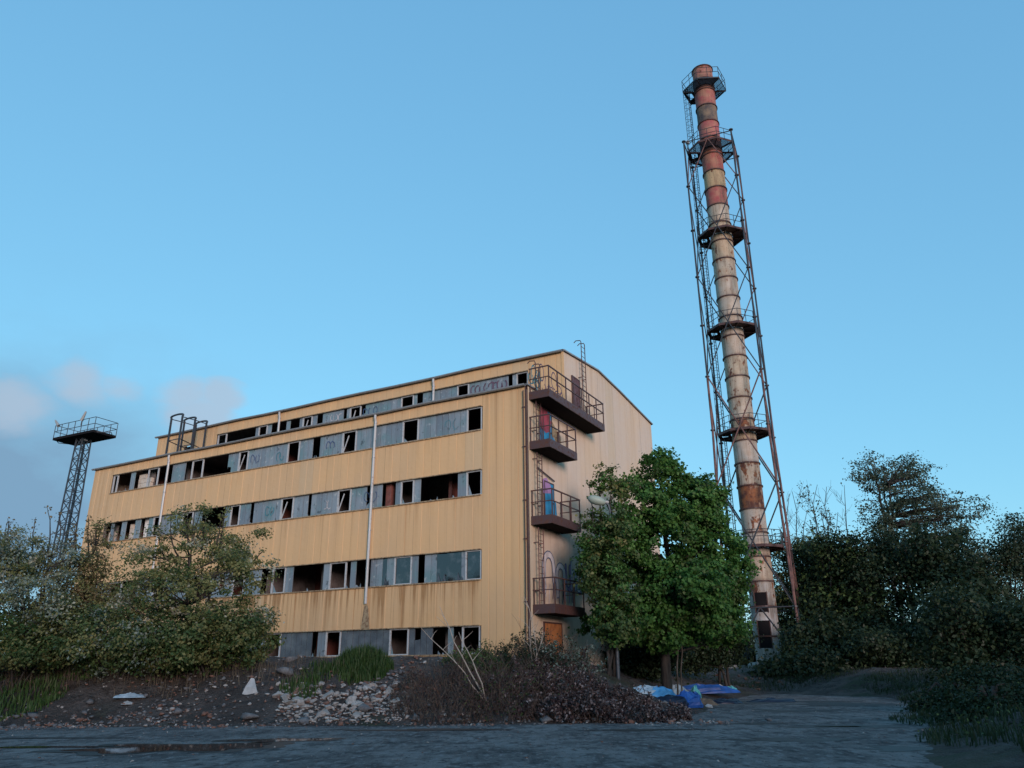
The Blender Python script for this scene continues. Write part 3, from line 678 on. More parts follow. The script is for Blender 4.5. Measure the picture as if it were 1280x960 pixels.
def balcony(y0, y1, zf, rail_top, posts, gap=0):
    fasc = .34; b = MB()
    b.box(.08, DOUT, y0, y1, zf-.06, zf-.0)                                    # deck plate
    b.box(DOUT+.002, DOUT+.05, y0-.05, y1+.05, zf-fasc, zf+.06)                # outer channel
    b.box(.08, DOUT, y0-.05, y0-.003, zf-fasc, zf+.06); b.box(.08, DOUT, y1+.003, y1+.05, zf-fasc, zf+.06)
    o = b.build('balcony', M['steel'], B)
    part('soffit_shade', M['shadeblack'], lambda q: q.box(.10, DOUT-.005, y0+.03, y1-.03, zf-fasc+.02, zf-fasc+.05), o)  # black sheet added to paint the shade under the balcony
    yy = np.linspace(y0+.02, y1-.02, posts)
    for y in yy: part('rail_post', M['steel'], lambda q: q.box(DOUT-.0, DOUT+.05, y-.025, y+.025, zf+.063, rail_top-.03), o)
    for x in (.12, .6):
        for y in (y0, y1): part('rail_post', M['steel'], lambda q: q.box(x-.02, x+.02, y-.02, y+.02, zf+.063, rail_top-.03), o)
    for z in (rail_top, (zf+rail_top)/2+.08):
        t = .028 if z == rail_top else .02
        part('rail', M['steel'], lambda q: q.box(DOUT-.002, DOUT+.055, y0-.03, y1+.03, z-t, z+t), o)
        for y in (y0, y1): part('rail', M['steel'], lambda q: q.box(.06, DOUT-.005, y-.024, y+.024, z-t, z+t), o)
    return o
balcony(.17, 7.05, 14.38, 15.66, 8); balcony(.15, 3.15, 11.84, 13.13, 4); balcony(.2, 3.32, 8.22, 9.49, 4); balcony(.25, 3.4, 4.24, 5.45, 4)
for (y0, y1, zf, zt, m) in ((5.3, 6.2, 14.39, 16.95, 'maroon'), (1.55, 2.45, 11.85, 13.95, 'gblue'), (1.55, 2.5, 8.23, 10.2, 'gblue'), (1.25, 3.0, 1.2, 3.55, 'orange'), (5.35, 5.85, 1.1, 2.5, 'maroon')):
    d = part('door', M[m], lambda b: b.box(.075, .115, y0, y1, zf, zt))
    fr = MB()
    for a, c in ((y0-.07, y0-.003), (y1+.003, y1+.07)): fr.box(.07, .13, a, c, zf, zt+.07)
    fr.box(.07, .13, y0-.003, y1+.003, zt+.003, zt+.07); fr.build('door_frame', M['steel'], d)
    if m != 'orange': part('handle', M['darksteel'], lambda b: b.box(.12, .16, y1-.14, y1-.05, zf+1.0 if zt-zf > 1.6 else zf+.8, zf+1.04 if zt-zf > 1.6 else zf+.84), d)
part('door_canopy', M['steel'], lambda b: b.bar((.14, .75, 10.75), (.14, 2.6, 10.42), .05))
def ladder(y0, z0, z1, x=.30, w=.5, m='steel', hook=True):
    b = MB()
    for y in (y0, y0+w): b.tube([(x, y, z0), (x, y, z1)] + ([(x-.05, y, z1+.12), (x-.32, y, z1+.16), (x-.45, y, z1+.05)] if hook else []), .028, 6)
    z = z0+.2; r_ = MB()
    while z < z1-.1: r_.tube([(x, y0, z), (x, y0+w, z)], .017, 5); z += .3
    o = b.build('ladder', M[m], B); r_.build('rungs', M[m], o)
    s = MB(); z = z0+.6
    while z < z1:
        for yb in (y0, y0+w): s = MB(); s.bar((.05, yb, z), (x, yb, z), .04); s.build('wall_bracket', M[m], o)
        z += 2.2
ladder(.42, 11.9, 16.05); ladder(.42, 8.3, 11.4, hook=False); ladder(.42, 4.3, 7.78, hook=False, m='redsteel'); ladder(6.25, 14.4, 19.35)
# sprayed lettering and paint
def letter(strokes, dy, dz, s, w, fill, line, x=.081):
    for st in strokes:
        P = [(dy+p[0]*s, dz+p[1]*s) for p in st]
        ribbon(P, w+.10, x, line, 'graffiti_outline'); 
    for st in strokes:
        P = [(dy+p[0]*s, dz+p[1]*s) for p in st]; ribbon(P, w, x+.003, fill, 'graffiti_stroke')
gw, gn = M['gwhite'], M['gnavy']
letter([[(0,0),(0,.7)]+arc(.35,.75,.35,.4,180,20,9)+[(.72,.55),(.7,.35)]], 1.35, 5.0, 1.5, .27, gw, gn)
letter([[(0,0),(0,.75)]+arc(.3,.75,.3,.3,180,0,8)+[(.6,0)]], 2.75, 4.9, 1.35, .24, gw, gn)
letter([[(0,1),(0,.3)]+arc(.2,.3,.2,.25,180,360,8)+[(.4,1.0)], [(.4,.3),(.46,.05)]], 3.75, 5.2, 1.2, .11, M['gpink'], gn)
letter([[(0,1.5),(0,.1)], [(0,.7)]+arc(.2,.7,.2,.25,150,0,6)+[(.4,.1)]], 4.4, 5.2, 1.05, .10, gw, gn)
letter([[(0,.9),(0,.3)]+arc(.2,.3,.2,.25,180,360,8)+[(.4,.9)], [(.4,.3),(.46,.05)]], 5.0, 5.2, 1.05, .09, gw, gn)
letter([[(0,1.45),(0,.15),(.15,.05)]], 5.62, 5.2, 1.05, .09, gw, gn)
for k in range(9):
    y = 1.5+.36*k; ribbon([(y+random.uniform(-.08,.08), 4.5+random.uniform(-.1,.25)), (y+random.uniform(-.1,.1), 5.0), (y+.1, 5.15+random.uniform(0,.3))], random.uniform(.05,.14), .078+.0012*k, random.choice([M['gpink'], M['gwhite'], M['gviolet'], M['gnavy']]), 'graffiti_stroke')
for k in range(13):                       # the tags behind the top balcony
    y = .35+.29*k; a = random.uniform(0, 360)
    ribbon(arc(y, 15.45+random.uniform(-.4, .5), random.uniform(.15,.32), random.uniform(.2,.5), a, a+random.uniform(160, 330), 12), .075, .0775+.0011*k, M['gviolet'] if y > 1.5 else random.choice([M['gteal'], M['gteal'], M['gnavy']]), 'graffiti_tag')
for k in range(5): ribbon([(.5+.18*k, 15.15+random.uniform(-.1,.1)), (.8+.16*k, 15.75+random.uniform(-.2,.2))], .08, .0935+.001*k, M['gteal'], 'graffiti_tag')
poly_on_gable([(1.15,13.0),(1.2,14.0),(1.9,14.05),(2.45,13.5),(2.3,12.95),(1.8,12.75)], .117, M['gred'], 'paint_patch')
poly_on_gable([(1.2,12.0),(1.1,13.1),(1.35,13.6),(1.5,13.0),(1.5,12.0)], .080, M['gblue'], 'paint_patch')
poly_on_gable([(2.55,11.9),(2.6,12.8),(3.0,12.6),(3.15,11.9)], .080, M['gblue'], 'paint_patch')
poly_on_gable([(1.4,9.6),(1.35,10.3),(1.75,10.45),(2.2,10.1),(2.3,9.75)], .119, M['gpink'], 'paint_patch')
poly_on_gable([(2.56,8.3),(2.6,9.5),(2.85,9.35),(2.95,8.3)], .080, M['gblue'], 'paint_patch')
poly_on_gable([(2.6,11.95),(2.6,13.6),(3.6,13.0),(3.7,11.95)], .0775, M['flash'], 'stain_patch')

# ------------------------------------------------------------------ the hooped frame on the lower roof
F_ = empty('steel_hoop_frame', (0, 0, 0)); F_.matrix_world = B.matrix_basis @ Matrix.Translation((-27.3, .4, 14.84))
tag(F_, 'rusty three-hooped steel frame standing on the lower roof edge', 'frame')
for k, (yo, xo, ht) in enumerate(((0, 0, 2.75), (1.75, -.95, 3.15), (3.35, -1.75, 3.45))):
    for xx in (0, 1.1):
        b = MB(); b.box(xo+xx-.05, xo+xx+.05, yo-.05, yo+.05, 0, ht); b.build('post', M['darksteel'], F_)
    b = MB(); b.tube([(xo-.05, yo, ht+.0)]+[(xo+.55-.6*math.cos(a), yo, ht+.05+.11*math.sin(a)) for a in np.linspace(.15, math.pi-.15, 9)]+[(xo+1.15, yo, ht+.0)], .07, 6); b.build('hoop', M['darksteel'], F_)
    if k < 2:
        yo2, xo2, h2 = ((1.75, -.95, 3.15), (3.35, -1.75, 3.45))[k]
        for xx in (0, 1.1):
            for f1 in (.97, .42):
                b = MB(); b.bar((xo+xx, yo+.05, ht*f1), (xo2+xx, yo2-.05, h2*f1), .05); b.build('rail', M['darksteel'], F_)
    b = MB(); b.bar((xo+.05, yo, ht*.42), (xo+1.05, yo, ht*.42), .05); b.build('rail', M['darksteel'], F_)

# ------------------------------------------------------------------ the chimney and its lattice tower
CX, CY = 20.52, 66.0
CZ = hz(CX, CY)
CH = empty('chimney', (CX, CY, 0), R(-23))
tag(CH, 'tall rusty red and beige steel chimney held in a lattice tower with ring platforms', 'chimney')
RC = 1.03
segs = [ # z0, z1, colour, rust
 (1.2,3.9,(.40,.42,.42),.25),(3.9,6.2,(.42,.44,.44),.22),(6.2,8.2,(.40,.39,.36),.5),(8.2,10.2,(.44,.38,.30),.45),(10.2,12.2,(.46,.42,.36),.3),(12.2,14.2,(.46,.42,.36),.42),(14.2,16.2,(.36,.26,.20),.98),(16.2,18.2,(.44,.38,.30),.72),(18.2,20.2,(.46,.43,.38),.2),
 (20.2,22.2,(.46,.38,.27),.55),(22.2,24.2,(.46,.40,.32),.45),(24.2,26.2,(.46,.40,.31),.5),(26.2,28.2,(.46,.40,.30),.45),(28.2,30.2,(.45,.40,.33),.42),(30.2,32.2,(.46,.41,.34),.25),(32.2,34.2,(.46,.41,.34),.25),(34.2,36.2,(.46,.41,.34),.3),(36.2,38.2,(.46,.40,.31),.38),(38.2,40.2,(.46,.38,.27),.48),(40.2,42.2,(.46,.39,.28),.35),(42.2,44.2,(.46,.41,.33),.22),
 (44.2,46.2,(.33,.072,.075),.2),(46.2,48.2,(.46,.34,.19),.4),(48.2,50.2,(.32,.068,.065),.25),(50.2,52.2,(.30,.07,.065),.4),(52.2,54.2,(.33,.08,.085),.22),(54.2,56.2,(.045,.045,.05),.1),(56.2,58.2,(.31,.072,.075),.3),(58.2,59.6,(.28,.085,.075),.5),(59.6,61.2,(.31,.10,.09),.5)]
for z0, z1, c, ru in segs:
    b = MB(); n = 28; vs = []; at = []
    rows = [(0, 1), (.05, .6), (.14, .15), (.5, 0), (.9, .15), (1, .7)]
    for f_, wv in rows:
        for j in range(n):
            a = 2*math.pi*j/n; rr = RC + .006*math.sin(a*3+z0) ; vs.append((rr*math.cos(a), rr*math.sin(a), z0+(z1-z0)*f_)); at.append(wv)
    b.add(vs, [(i*n+j, i*n+(j+1)%n, (i+1)*n+(j+1)%n, (i+1)*n+j) for i in range(len(rows)-1) for j in range(n)], at)
    o = b.build('segment', M['chimney'], CH, True); o.color = (*c, ru)
    b = MB(); b.lathe([(RC-.01, z1-.05), (RC+.09, z1-.05), (RC+.09, z1+.05), (RC-.01, z1+.05)], 28); b.build('flange', M['flange'], o)
part('soot_lining', M['darksteel'], lambda b: b.lathe([(RC-.04, 61.25), (RC-.05, 55)], 28), CH)
for z in (59.6-1.2+.9, 51.4): part('saddle_band', M['flange'], lambda b: b.lathe([(RC+.01, z-.9), (RC+.06, z-.9), (RC+.06, z+.25), (RC+.01, z+.25)], 28), CH)
def front_patch(name, z0, z1, half, m, r=RC+.012, a0=-1.62):   # a piece of wall that follows the round shell on the side of the yard
    b = MB(); n = 9; vs = [(r*math.cos(a0+half*(2*j/(n-1)-1)), r*math.sin(a0+half*(2*j/(n-1)-1)), z) for z in (z0, z1) for j in range(n)]
    b.add(vs, [(j, j+1, n+j+1, n+j) for j in range(n-1)]); return b.build(name, m, CH)
for z0, z1 in ((3.0, 5.1), (5.75, 7.3)):
    d = front_patch('opening', z0, z1, .46, M['shadeblack'])  # black patch on the shell, painting the unlit inside
    b = MB()
    for s_ in (-1, 1):
        a = -1.62+s_*.49; p = (1.05*math.cos(a), 1.05*math.sin(a)); b.bar((p[0], p[1], z0-.05), (p[0], p[1], z1+.05), .08)
    b.build('opening_frame', M['flange'], d)
b = MB(); b.lathe([(0, .2), (1.75, .2), (1.75, 1.75), (1.5, 1.95), (0, 1.95)], 20); b.build('concrete_base', M['stone'], CH)
for k in range(3): part('step', M['stone'], lambda b: b.box(-.7, .7, -2.9+.42*k, -2.9+.42*(k+1)-.01, .6, 1.45+.25*k+.3), CH)
def half(z):
    return 2.32 if z > 21 else 2.32+(21-z)*.022
LG = [(-1,-1), (1,-1), (1,1), (-1,1)]
def lp(k, z): return Vector((LG[k % 4][0]*half(z), LG[k % 4][1]*half(z), z))
for k in range(4):
    zz = [1.0, 6, 11, 16, 21, 26, 31, 36, 41, 46, 51.3]
    for z0, z1 in zip(zz, zz[1:]):
        b = MB(); b.tube([lp(k, z0), lp(k, z1)], .105 if z0 < 26 else .085, 8); o = b.build('leg', M['redsteel'] if z0 < 26 else M['darksteel'], CH)
        b = MB(); q = lp(k, z1); b.lathe([(.08, z1-.05), (.2, z1-.05), (.2, z1+.05), (.08, z1+.05)], 8, (q.x, q.y)); b.build('leg_flange', M['darksteel'], o)
    b = MB(); q = lp(k, 1); b.box(q.x-.5, q.x+.5, q.y-.5, q.y+.5, .3, 1.75); b.build('footing', M['stone'], CH)
    for zc in (11, 21, 31, 41):
        for (za, zb) in ((zc-5, zc+5), (zc+5, zc-5)):
            a, c = lp(k, za), lp(k+1, zb); n = Vector((a.y+c.y, -(a.x+c.x), 0)); off = Vector(((a+c).x, (a+c).y, 0)).normalized()*(.05 if za < zb else -.05)
            b = MB(); b.tube([a+off, c+off], .062 if zc < 25 else .05, 6); b.build('brace', M['darksteel'] if (k+zc) % 3 else M['redsteel'], CH)
    mid = (lp(k, 51)+lp(k+1, 51))/2
    for kk in (k, k+1):
        b = MB(); b.tube([lp(kk, 46), mid], .05, 6); b.build('brace', M['redsteel'], CH)
    for za, zb in ((1.2, 6), ):
        m2 = (lp(k, 6)+lp(k+1, 6))/2; m2.z = 6
        for kk in (k, k+1):
            b = MB(); b.tube([lp(kk, 1.8), m2], .06, 6); b.build('brace', M['darksteel'], CH)
    for z in (6, 51.2):
        b = MB(); b.tube([lp(k, z), lp(k+1, z)], .055, 6); b.build('girt', M['darksteel'], CH)
LADY = math.pi*.93                       # direction of the caged ladder, to the left of the shell
def oct_(r, n, ph): return [(r*math.cos(2*math.pi*j/n+ph), r*math.sin(2*math.pi*j/n+ph)) for j in range(n)]
def ring_platform(z, r, n, ph, rail=1.25, fasc=.22, m='steel', grate=False):
    O_ = oct_(r, n, ph); I_ = oct_(RC+.12, n, ph)
    gapk = min(range(n), key=lambda j: abs(((2*math.pi*(j+.5)/n+ph-LADY+math.pi) % (2*math.pi))-math.pi))
    root = None
    b = MB()
    for j in range(n):
        o0, o1, i0, i1 = O_[j], O_[(j+1)%n], I_[j], I_[(j+1)%n]
        if j == gapk:                     # hatch for the ladder
            def mixp(p, q, t): return (p[0]+(q[0]-p[0])*t, p[1]+(q[1]-p[1])*t)
            h0, h1 = mixp(i0, o0, .28), mixp(i1, o1, .28); g0, g1 = mixp(i0, o0, .78), mixp(i1, o1, .78)
            for quad in ((i0, i1, h1, h0), (g0, g1, o1, o0), (h0, mixp(h0, h1, .22), mixp(g0, g1, .22), g0), (mixp(h0, h1, .78), h1, g1, mixp(g0, g1, .78))): b.prism(list(quad)[::-1], z-.05, z)
        elif grate:                       # open grating: chords from the shell out to the rim
            for q in range(12):
                t = (q+.5)/12; a_ = Vector((i0[0]+(o0[0]-i0[0])*t, i0[1]+(o0[1]-i0[1])*t, z-.03)); c_ = Vector((i1[0]+(o1[0]-i1[0])*t, i1[1]+(o1[1]-i1[1])*t, z-.03)); b.bar(a_, c_, .045, .03)
        else: b.prism([o0, o1, i1, i0], z-.05, z)
    root = b.build('platform', M[m], CH)
    for j in range(n):
        o0, o1 = O_[j], O_[(j+1)%n]
        b = MB(); b.bar((o0[0], o0[1], z-fasc/2+.05), (o1[0], o1[1], z-fasc/2+.05), .06, fasc); b.build('edge_channel', M[m], root)
        b = MB(); b.bar((o0[0]*.99, o0[1]*.99, z-.13), (I_[j][0], I_[j][1], z-.13), .09, .16); b.build('bracket', M[m], root)
        for rz in (rail, rail*.55):
            b = MB(); b.tube([(o0[0], o0[1], z+rz), (o1[0], o1[1], z+rz)], .03, 5); b.build('rail', M['darksteel'], root)
        for t in (0, .5):
            x, y = o0[0]+(o1[0]-o0[0])*t, o0[1]+(o1[1]-o0[1])*t
            b = MB(); b.tube([(x, y, z+.07), (x, y, z+rail)], .028, 5); b.build('rail_post', M['darksteel'], root)
    return root
for z in (11, 21, 31, 41, 51): ring_platform(z, 2.28 if z < 51 else 2.4, 8, math.pi/8, grate=z > 50)
ring_platform(58.7, 2.25, 6, .35, 1.35, .14, 'darksteel', True)
lx, ly = 1.72*math.cos(LADY), 1.72*math.sin(LADY); tx, ty = -math.sin(LADY), math.cos(LADY); ox, oy = math.cos(LADY), math.sin(LADY)
zs = [2.2, 11, 21, 31, 41, 51, 58.7]
for z0, z1 in zip(zs, zs[1:]):
    b = MB()
    for s_ in (-.24, .24): b.tube([(lx+tx*s_, ly+ty*s_, z0), (lx+tx*s_, ly+ty*s_, z1+1.0)], .035, 5)
    la = b.build('ladder', M['darksteel'], CH)
    b = MB(); z = z0+.3
    while z < z1+.9: b.tube([(lx-tx*.24, ly-ty*.24, z), (lx+tx*.24, ly+ty*.24, z)], .018, 4); z += .32
    b.build('rungs', M['darksteel'], la)
    b = MB(); z = z0+2.3
    cg = lambda a: (lx-tx*.36*math.cos(a)+ox*.62*math.sin(a), ly-ty*.36*math.cos(a)+oy*.62*math.sin(a))
    while z < z1+.9:
        b.tube([(*cg(a), z) for a in np.linspace(0, math.pi, 8)], .02, 4); z += .72
    for a in np.linspace(.35, math.pi-.35, 5): b.tube([(*cg(a), z0+2.3), (*cg(a), z1+.9)], .016, 4)
    b.build('safety_cage', M['darksteel'], la)
b = MB(); b.lathe([(0, .34), (.16, .32), (.2, .18), (.2, .04), (.12, 0), (0, 0)], 12, (0, 0)); o = b.build('warning_lamp', M['whiteplastic'], CH, True); o.location = (2.25*math.cos(LADY+.35), 2.25*math.sin(LADY+.35), 52.45)

# ------------------------------------------------------------------ the floodlight mast
mp_ = px(105, 549, 60); mx_, my_ = mp_.x, mp_.y
MT = empty('floodlight_mast', (mx_, my_, 0), R(-27)); tag(MT, 'slender lattice floodlight mast with a railed platform rising behind the building', 'light mast')
HT = mp_.z
LM = [(-1,-1),(1,-1),(1,1),(-1,1)]
def mh(z): return .37+(HT-z)*.013
def mpt(k, z): return Vector((LM[k%4][0]*mh(z), LM[k%4][1]*mh(z), z))
zn = list(np.linspace(.5, HT, 23))
for k in range(4):
    b = MB(); b.bar(mpt(k, .3), mpt(k, HT), .09); b.build('leg', M['mast'], MT)
    b = MB()
    for i in range(22):
        b.bar(mpt(k if i % 2 else k+1, zn[i]), mpt(k+1 if i % 2 else k, zn[i+1]), .05)
        b.bar(mpt(k, zn[i+1]), mpt(k+1, zn[i+1]), .045)
    b.build('lacing', M['mast'], MT)
b = MB(); b.tube([(-.1, .1, .5), (-.1, .1, HT)], .05, 5); b.build('cable_duct', M['mast'], MT)
PL = 2.5; PW = 1.0
b = MB(); b.box(-PL, PL, -PW, PW, HT, HT+.2); pl = b.build('platform', M['shadeblack'], MT)
for k in range(7):
    x = -PL+2*PL*k/6
    for y in (-PW+.03, PW-.03):
        b = MB(); b.tube([(x, y, HT+.16), (x, y, HT+1.25)], .03, 5); b.build('rail_post', M['mast'], pl)
for z in (HT+1.25, HT+.72):
    for a, c in (((-PL,-PW),(PL,-PW)), ((PL,-PW),(PL,PW)), ((PL,PW),(-PL,PW)), ((-PL,PW),(-PL,-PW))):
        b = MB(); b.tube([(a[0]*.99, a[1]*.97, z), (c[0]*.99, c[1]*.97, z)], .028, 5); b.build('rail', M['mast'], pl)
for sx in (-1, 1):
    b = MB(); b.tube([(sx*PL, -PW*.7, HT+.08), (sx*(PL+.75), 0, HT+.12), (sx*PL, PW*.7, HT+.08)], .035, 5); b.build('end_outrigger', M['mast'], pl)
for x, y, d in ((-2.25, -.9, (-.75, 0, .75)), (.7, -.95, (.45, 0, .9))):
    b = MB(); d = Vector(d).normalized(); p = Vector((x, y, HT+1.2))
    b.tube([p, p+d*.25, p+d*.6, p+d*.8], .14, 8, .06); fl = b.build('floodlight', M['lampmetal'], MT)
    b = MB(); b.tube([p-Vector((0,0,.4)), p+d*.1], .03, 5); b.build('bracket', M['mast'], fl)
b = MB(); b.box(-.22, .22, -.18, .18, HT-.16, HT-.02); b.build('junction_box', M['whiteplastic'], MT)

# ------------------------------------------------------------------ street lamp by the gable
lp0 = px(773, 848, 36.4); LX, LY = lp0.x, lp0.y; lh = px(762, 628, 36.4).z
ST = empty('street_lamp', (LX, LY, hz(LX, LY)), 0); tag(ST, 'old street lamp with an oval milky head half hidden in leaves by the gable', 'street lamp')
H = lh - hz(LX, LY)
b = MB(); b.tube([(0,0,-.1), (0,0,1.2)], .085, 10); b.tube([(0,0,1.2), (0,0,H-.4), (-.06,-.02,H-.12), (-.22,-.05,H)], .055, 10); b.build('pole', M['mast'], ST)
b = MB(); n = 12; vs = []; prof = [(0,.08),(.08,.17),(.25,.25),(.48,.27),(.68,.23),(.8,.13),(.84,.02)]
for t, r_ in prof:
    for j in range(n):
        a = 2*math.pi*j/n; vs.append((-.2-t, -.05-.02*t+r_*math.cos(a), H+.22*t+(r_*.85*math.sin(a))+.0))
b.add(vs, [(i*n+j, i*n+(j+1)%n, (i+1)*n+(j+1)%n, (i+1)*n+j) for i in range(len(prof)-1) for j in range(n)]+[tuple(range(n-1,-1,-1)), tuple((len(prof)-1)*n+j for j in range(n))])
b.build('lamp_head', M['lampglass'], ST, True)
b = MB(); b.tube([(-.05,-.02,H+.0), (-.35,-.06,H+.03)], .075, 8); b.build('collar', M['lampmetal'], ST)

# ------------------------------------------------------------------ trees and shrubs
def leaf_quads(C, Nn, size, aspect=.62, fold=.18, r_=rng):
    """one folded leaf per row: C centres, Nn facing directions"""
    n = len(C); Nn = Nn/np.linalg.norm(Nn, axis=1, keepdims=True)
    t = r_.normal(size=(n, 3)); t -= Nn*(t*Nn).sum(1, keepdims=True); t /= np.linalg.norm(t, axis=1, keepdims=True)
    s = np.cross(Nn, t); L = (size*r_.uniform(.6, 1.25, n))[:, None]
    v0 = C - t*L*.5; v2 = C + t*L*.5
    m = C - t*L*.06; v1 = m + s*L*aspect*.5 + Nn*L*fold; v3 = m - s*L*aspect*.5 + Nn*L*fold
    V = np.stack([v0, v1, v2, v3], 1).reshape(-1, 3)
    F = np.arange(4*n).reshape(-1, 4)
    return V, F
def crown_points(lobes, n_cl, per, clr, r_=rng, inner=.5):
    vol = np.array([l[3]*l[4]*l[5] for l in lobes]); vol = vol**.62; vol /= vol.sum()
    k = r_.choice(len(lobes), n_cl, p=vol); Lb = np.array(lobes)[k]
    d = r_.normal(size=(n_cl, 3)); d /= np.linalg.norm(d, axis=1, keepdims=True)
    rad = inner+(1-inner)*r_.random(n_cl)**.6
    cc = Lb[:, :3] + d*Lb[:, 3:6]*rad[:, None]
    cs = clr*r_.uniform(.55, 1.3, n_cl)
    pts = np.repeat(cc, per, 0); o = r_.normal(size=pts.shape)*.5; o[:, 2] *= .62
    pts = pts + o*np.repeat(cs, per)[:, None]
    nr = np.repeat(d, per, 0)*.9 + np.array([0, 0, .40]) + r_.normal(size=pts.shape)*.6
    return cc, pts, nr
def limb(b, a, c, r0, r1, bend=.12, n=5, rr=random, sides=6):
    a = Vector(a); c = Vector(c); L = (c-a).length; P = []
    o = Vector((rr.uniform(-1,1), rr.uniform(-1,1), rr.uniform(-.2,.9)))*L*bend
    for i in range(n+1):
        t = i/n; P.append(a.lerp(c, t)+o*math.sin(t*math.pi)+Vector((rr.uniform(-1,1), rr.uniform(-1,1), 0))*L*.015)
    b.tube(P, r0, sides, r1)
    return P
def clumpy(lobes, k, f, core, seed):
    """break each smooth lobe into a core and k smaller ones round it, for an uneven outline"""
    r_ = np.random.default_rng(seed); out = []
    for x, y, z, a, b, c in lobes:
        out.append((x, y, z, a*core, b*core, c*core))
        for _ in range(k):
            d = r_.normal(size=3); d /= np.linalg.norm(d); q = r_.uniform(.55, .85); g = f*r_.uniform(.7, 1.25)
            out.append((x+d[0]*a*q, y+d[1]*b*q, z+d[2]*c*q, a*g, b*g, c*g*.85))
    return out
def tree(name, label, cat, base, lobes, n_cl, per, clr, lsize, leafmats, trunk_r=.2, bark='bark', stems=1, group=None, wt=None, branches=26, inner=.5, aspect=.62, sub=None, seed=1):
    r_ = np.random.default_rng(seed); rr = random.Random(seed)
    root = empty(name, base); tag(root, label, cat, group)
    bx_, by_, bz_ = base
    if sub: lobes = clumpy(lobes, *sub, seed)
    lo = [(l[0]-bx_, l[1]-by_, l[2]-bz_, *l[3:]) for l in lobes]
    cc, P, N = crown_points(lo, n_cl, per, clr, r_, inner)
    V, F = leaf_quads(P, N, lsize, aspect, r_=r_)
    mi = r_.choice(len(leafmats), len(F)//1, p=wt) if len(leafmats) > 1 else None
    if mi is not None:                    # whole sprays share a kind
        mk = r_.choice(len(leafmats), n_cl, p=wt); mi = np.where(r_.random(len(F)) < .75, np.repeat(mk, per), mi)
    np_mesh('crown', V, F, [M[m] for m in leafmats], root, mi)
    b = MB(); cen = np.array([l[:3] for l in lo]); zmin = min(l[2]-l[5] for l in lo); zmax = max(l[2]+l[5] for l in lo); zmean = float(np.average(cen[:, 2]))
    tips = []
    for s_ in range(stems):
        a = rr.uniform(0, 6.28); d0 = 0 if stems == 1 else trunk_r*rr.uniform(1, 3.5)
        p0 = Vector((d0*math.cos(a), d0*math.sin(a), -.25))
        tgt = lo[s_ % len(lo)]
        p1 = Vector((tgt[0]*.55, tgt[1]*.55, zmin+.30*(zmean-zmin)+.2)) if stems == 1 else Vector((tgt[0]*.6, tgt[1]*.6, max(.8, zmean-.3*(zmean-zmin))))
        rs = trunk_r if stems == 1 else trunk_r*rr.uniform(.5, .8)
        q = limb(b, p0, p1, rs*1.15, rs*.8, .04, 5, rr, 8)
        p2 = Vector((tgt[0], tgt[1], tgt[2]+tgt[5]*.55)); q2 = limb(b, p1, p2, rs*.8, rs*.15, .06, 6, rr, 7)
        tips += q[3:] + q2[:5]
    ch = r_.choice(n_cl, min(branches, n_cl), replace=False)
    for i in ch:
        c = Vector(cc[i]); cand = [p for p in tips if p.z < c.z+.2] or tips
        a = min(cand, key=lambda p: (p-c).length+.25*abs(p.z-c.z+1))
        L = (c-a).length; limb(b, a, c, max(.02, trunk_r*.28*min(1, L/3)), .012, .10, 4, rr, 5)
    b.build('trunk', M[bark], root, True)
    return root
def at(x, y, Y): p = px(x, y, Y); return (p.x, p.y, p.z)
def lobe(x, y, Y, rx, rz, ry=None):      # a crown lobe centred on a sight line
    p = px(x, y, Y); k = (p-Vector((0,0,1.6))).length/FPX
    return (p.x, p.y, p.z, rx*k, (ry or rx)*k, rz*k)
def gbase(x, Y): 
    p = px(x, 838, Y); return (p.x, p.y, hz(p.x, p.y))

# the big maple by the gable
tree('maple_tree', 'large dense bright green maple beside the gable of the building', 'tree', gbase(832, 39),
     [lobe(824,596,39.3,34,40), lobe(800,640,38.6,50,46), lobe(864,636,39.6,48,50), lobe(768,690,37.6,44,54), lobe(832,690,39,64,60), lobe(896,690,39.8,38,50), lobe(876,736,39,52,50), lobe(800,740,38.3,62,44), lobe(918,714,40,20,32), lobe(860,770,38.8,48,34), lobe(785,772,38.0,54,28), lobe(893,780,39.3,36,30), lobe(828,792,38,36,22), lobe(908,748,39.6,26,34), lobe(880,630,39.5,36,44), lobe(744,716,37.4,22,40), lobe(905,770,39.4,34,32), lobe(850,740,38,60,50)],
     1500, 54, .40, .18, ['maple','mid'], .24, 'darkbark', 1, wt=[.85,.15], branches=90, inner=.6, aspect=.85, sub=(6, .36, .84), seed=4)
b_ = gbase(818, 38)
tree('young_maple_tree', 'slim second trunk with sparse leaves close beside the big maple', 'tree', gbase(846, 38.2), [lobe(842,770,38.2,30,30), lobe(855,740,38.2,30,26)], 26, 26, .45, .22, ['maple','dark'], .07, 'bark', 2, wt=[.5,.5], branches=10, seed=9)
# upright-branched chestnut in front of the gable wall
ct = [lobe(752,600,37,6,20), lobe(738,612,37,5,16), lobe(767,600,37,5,20), lobe(778,612,37,5,16), lobe(745,650,37,16,16), lobe(772,662,35.6,20,26), lobe(736,690,35.8,13,40), lobe(752,720,35.6,26,50), lobe(774,740,35.6,26,40), lobe(770,780,35.6,30,30)]
tree('chestnut_tree', 'narrow tree with stiff upright leafy twigs in front of the gable wall', 'tree', gbase(765, 36.2), ct, 420, 30, .30, .16, ['mid','maple','olive'], .10, 'darkbark', 3, wt=[.6,.25,.15], branches=46, inner=.3, aspect=.7, seed=5)

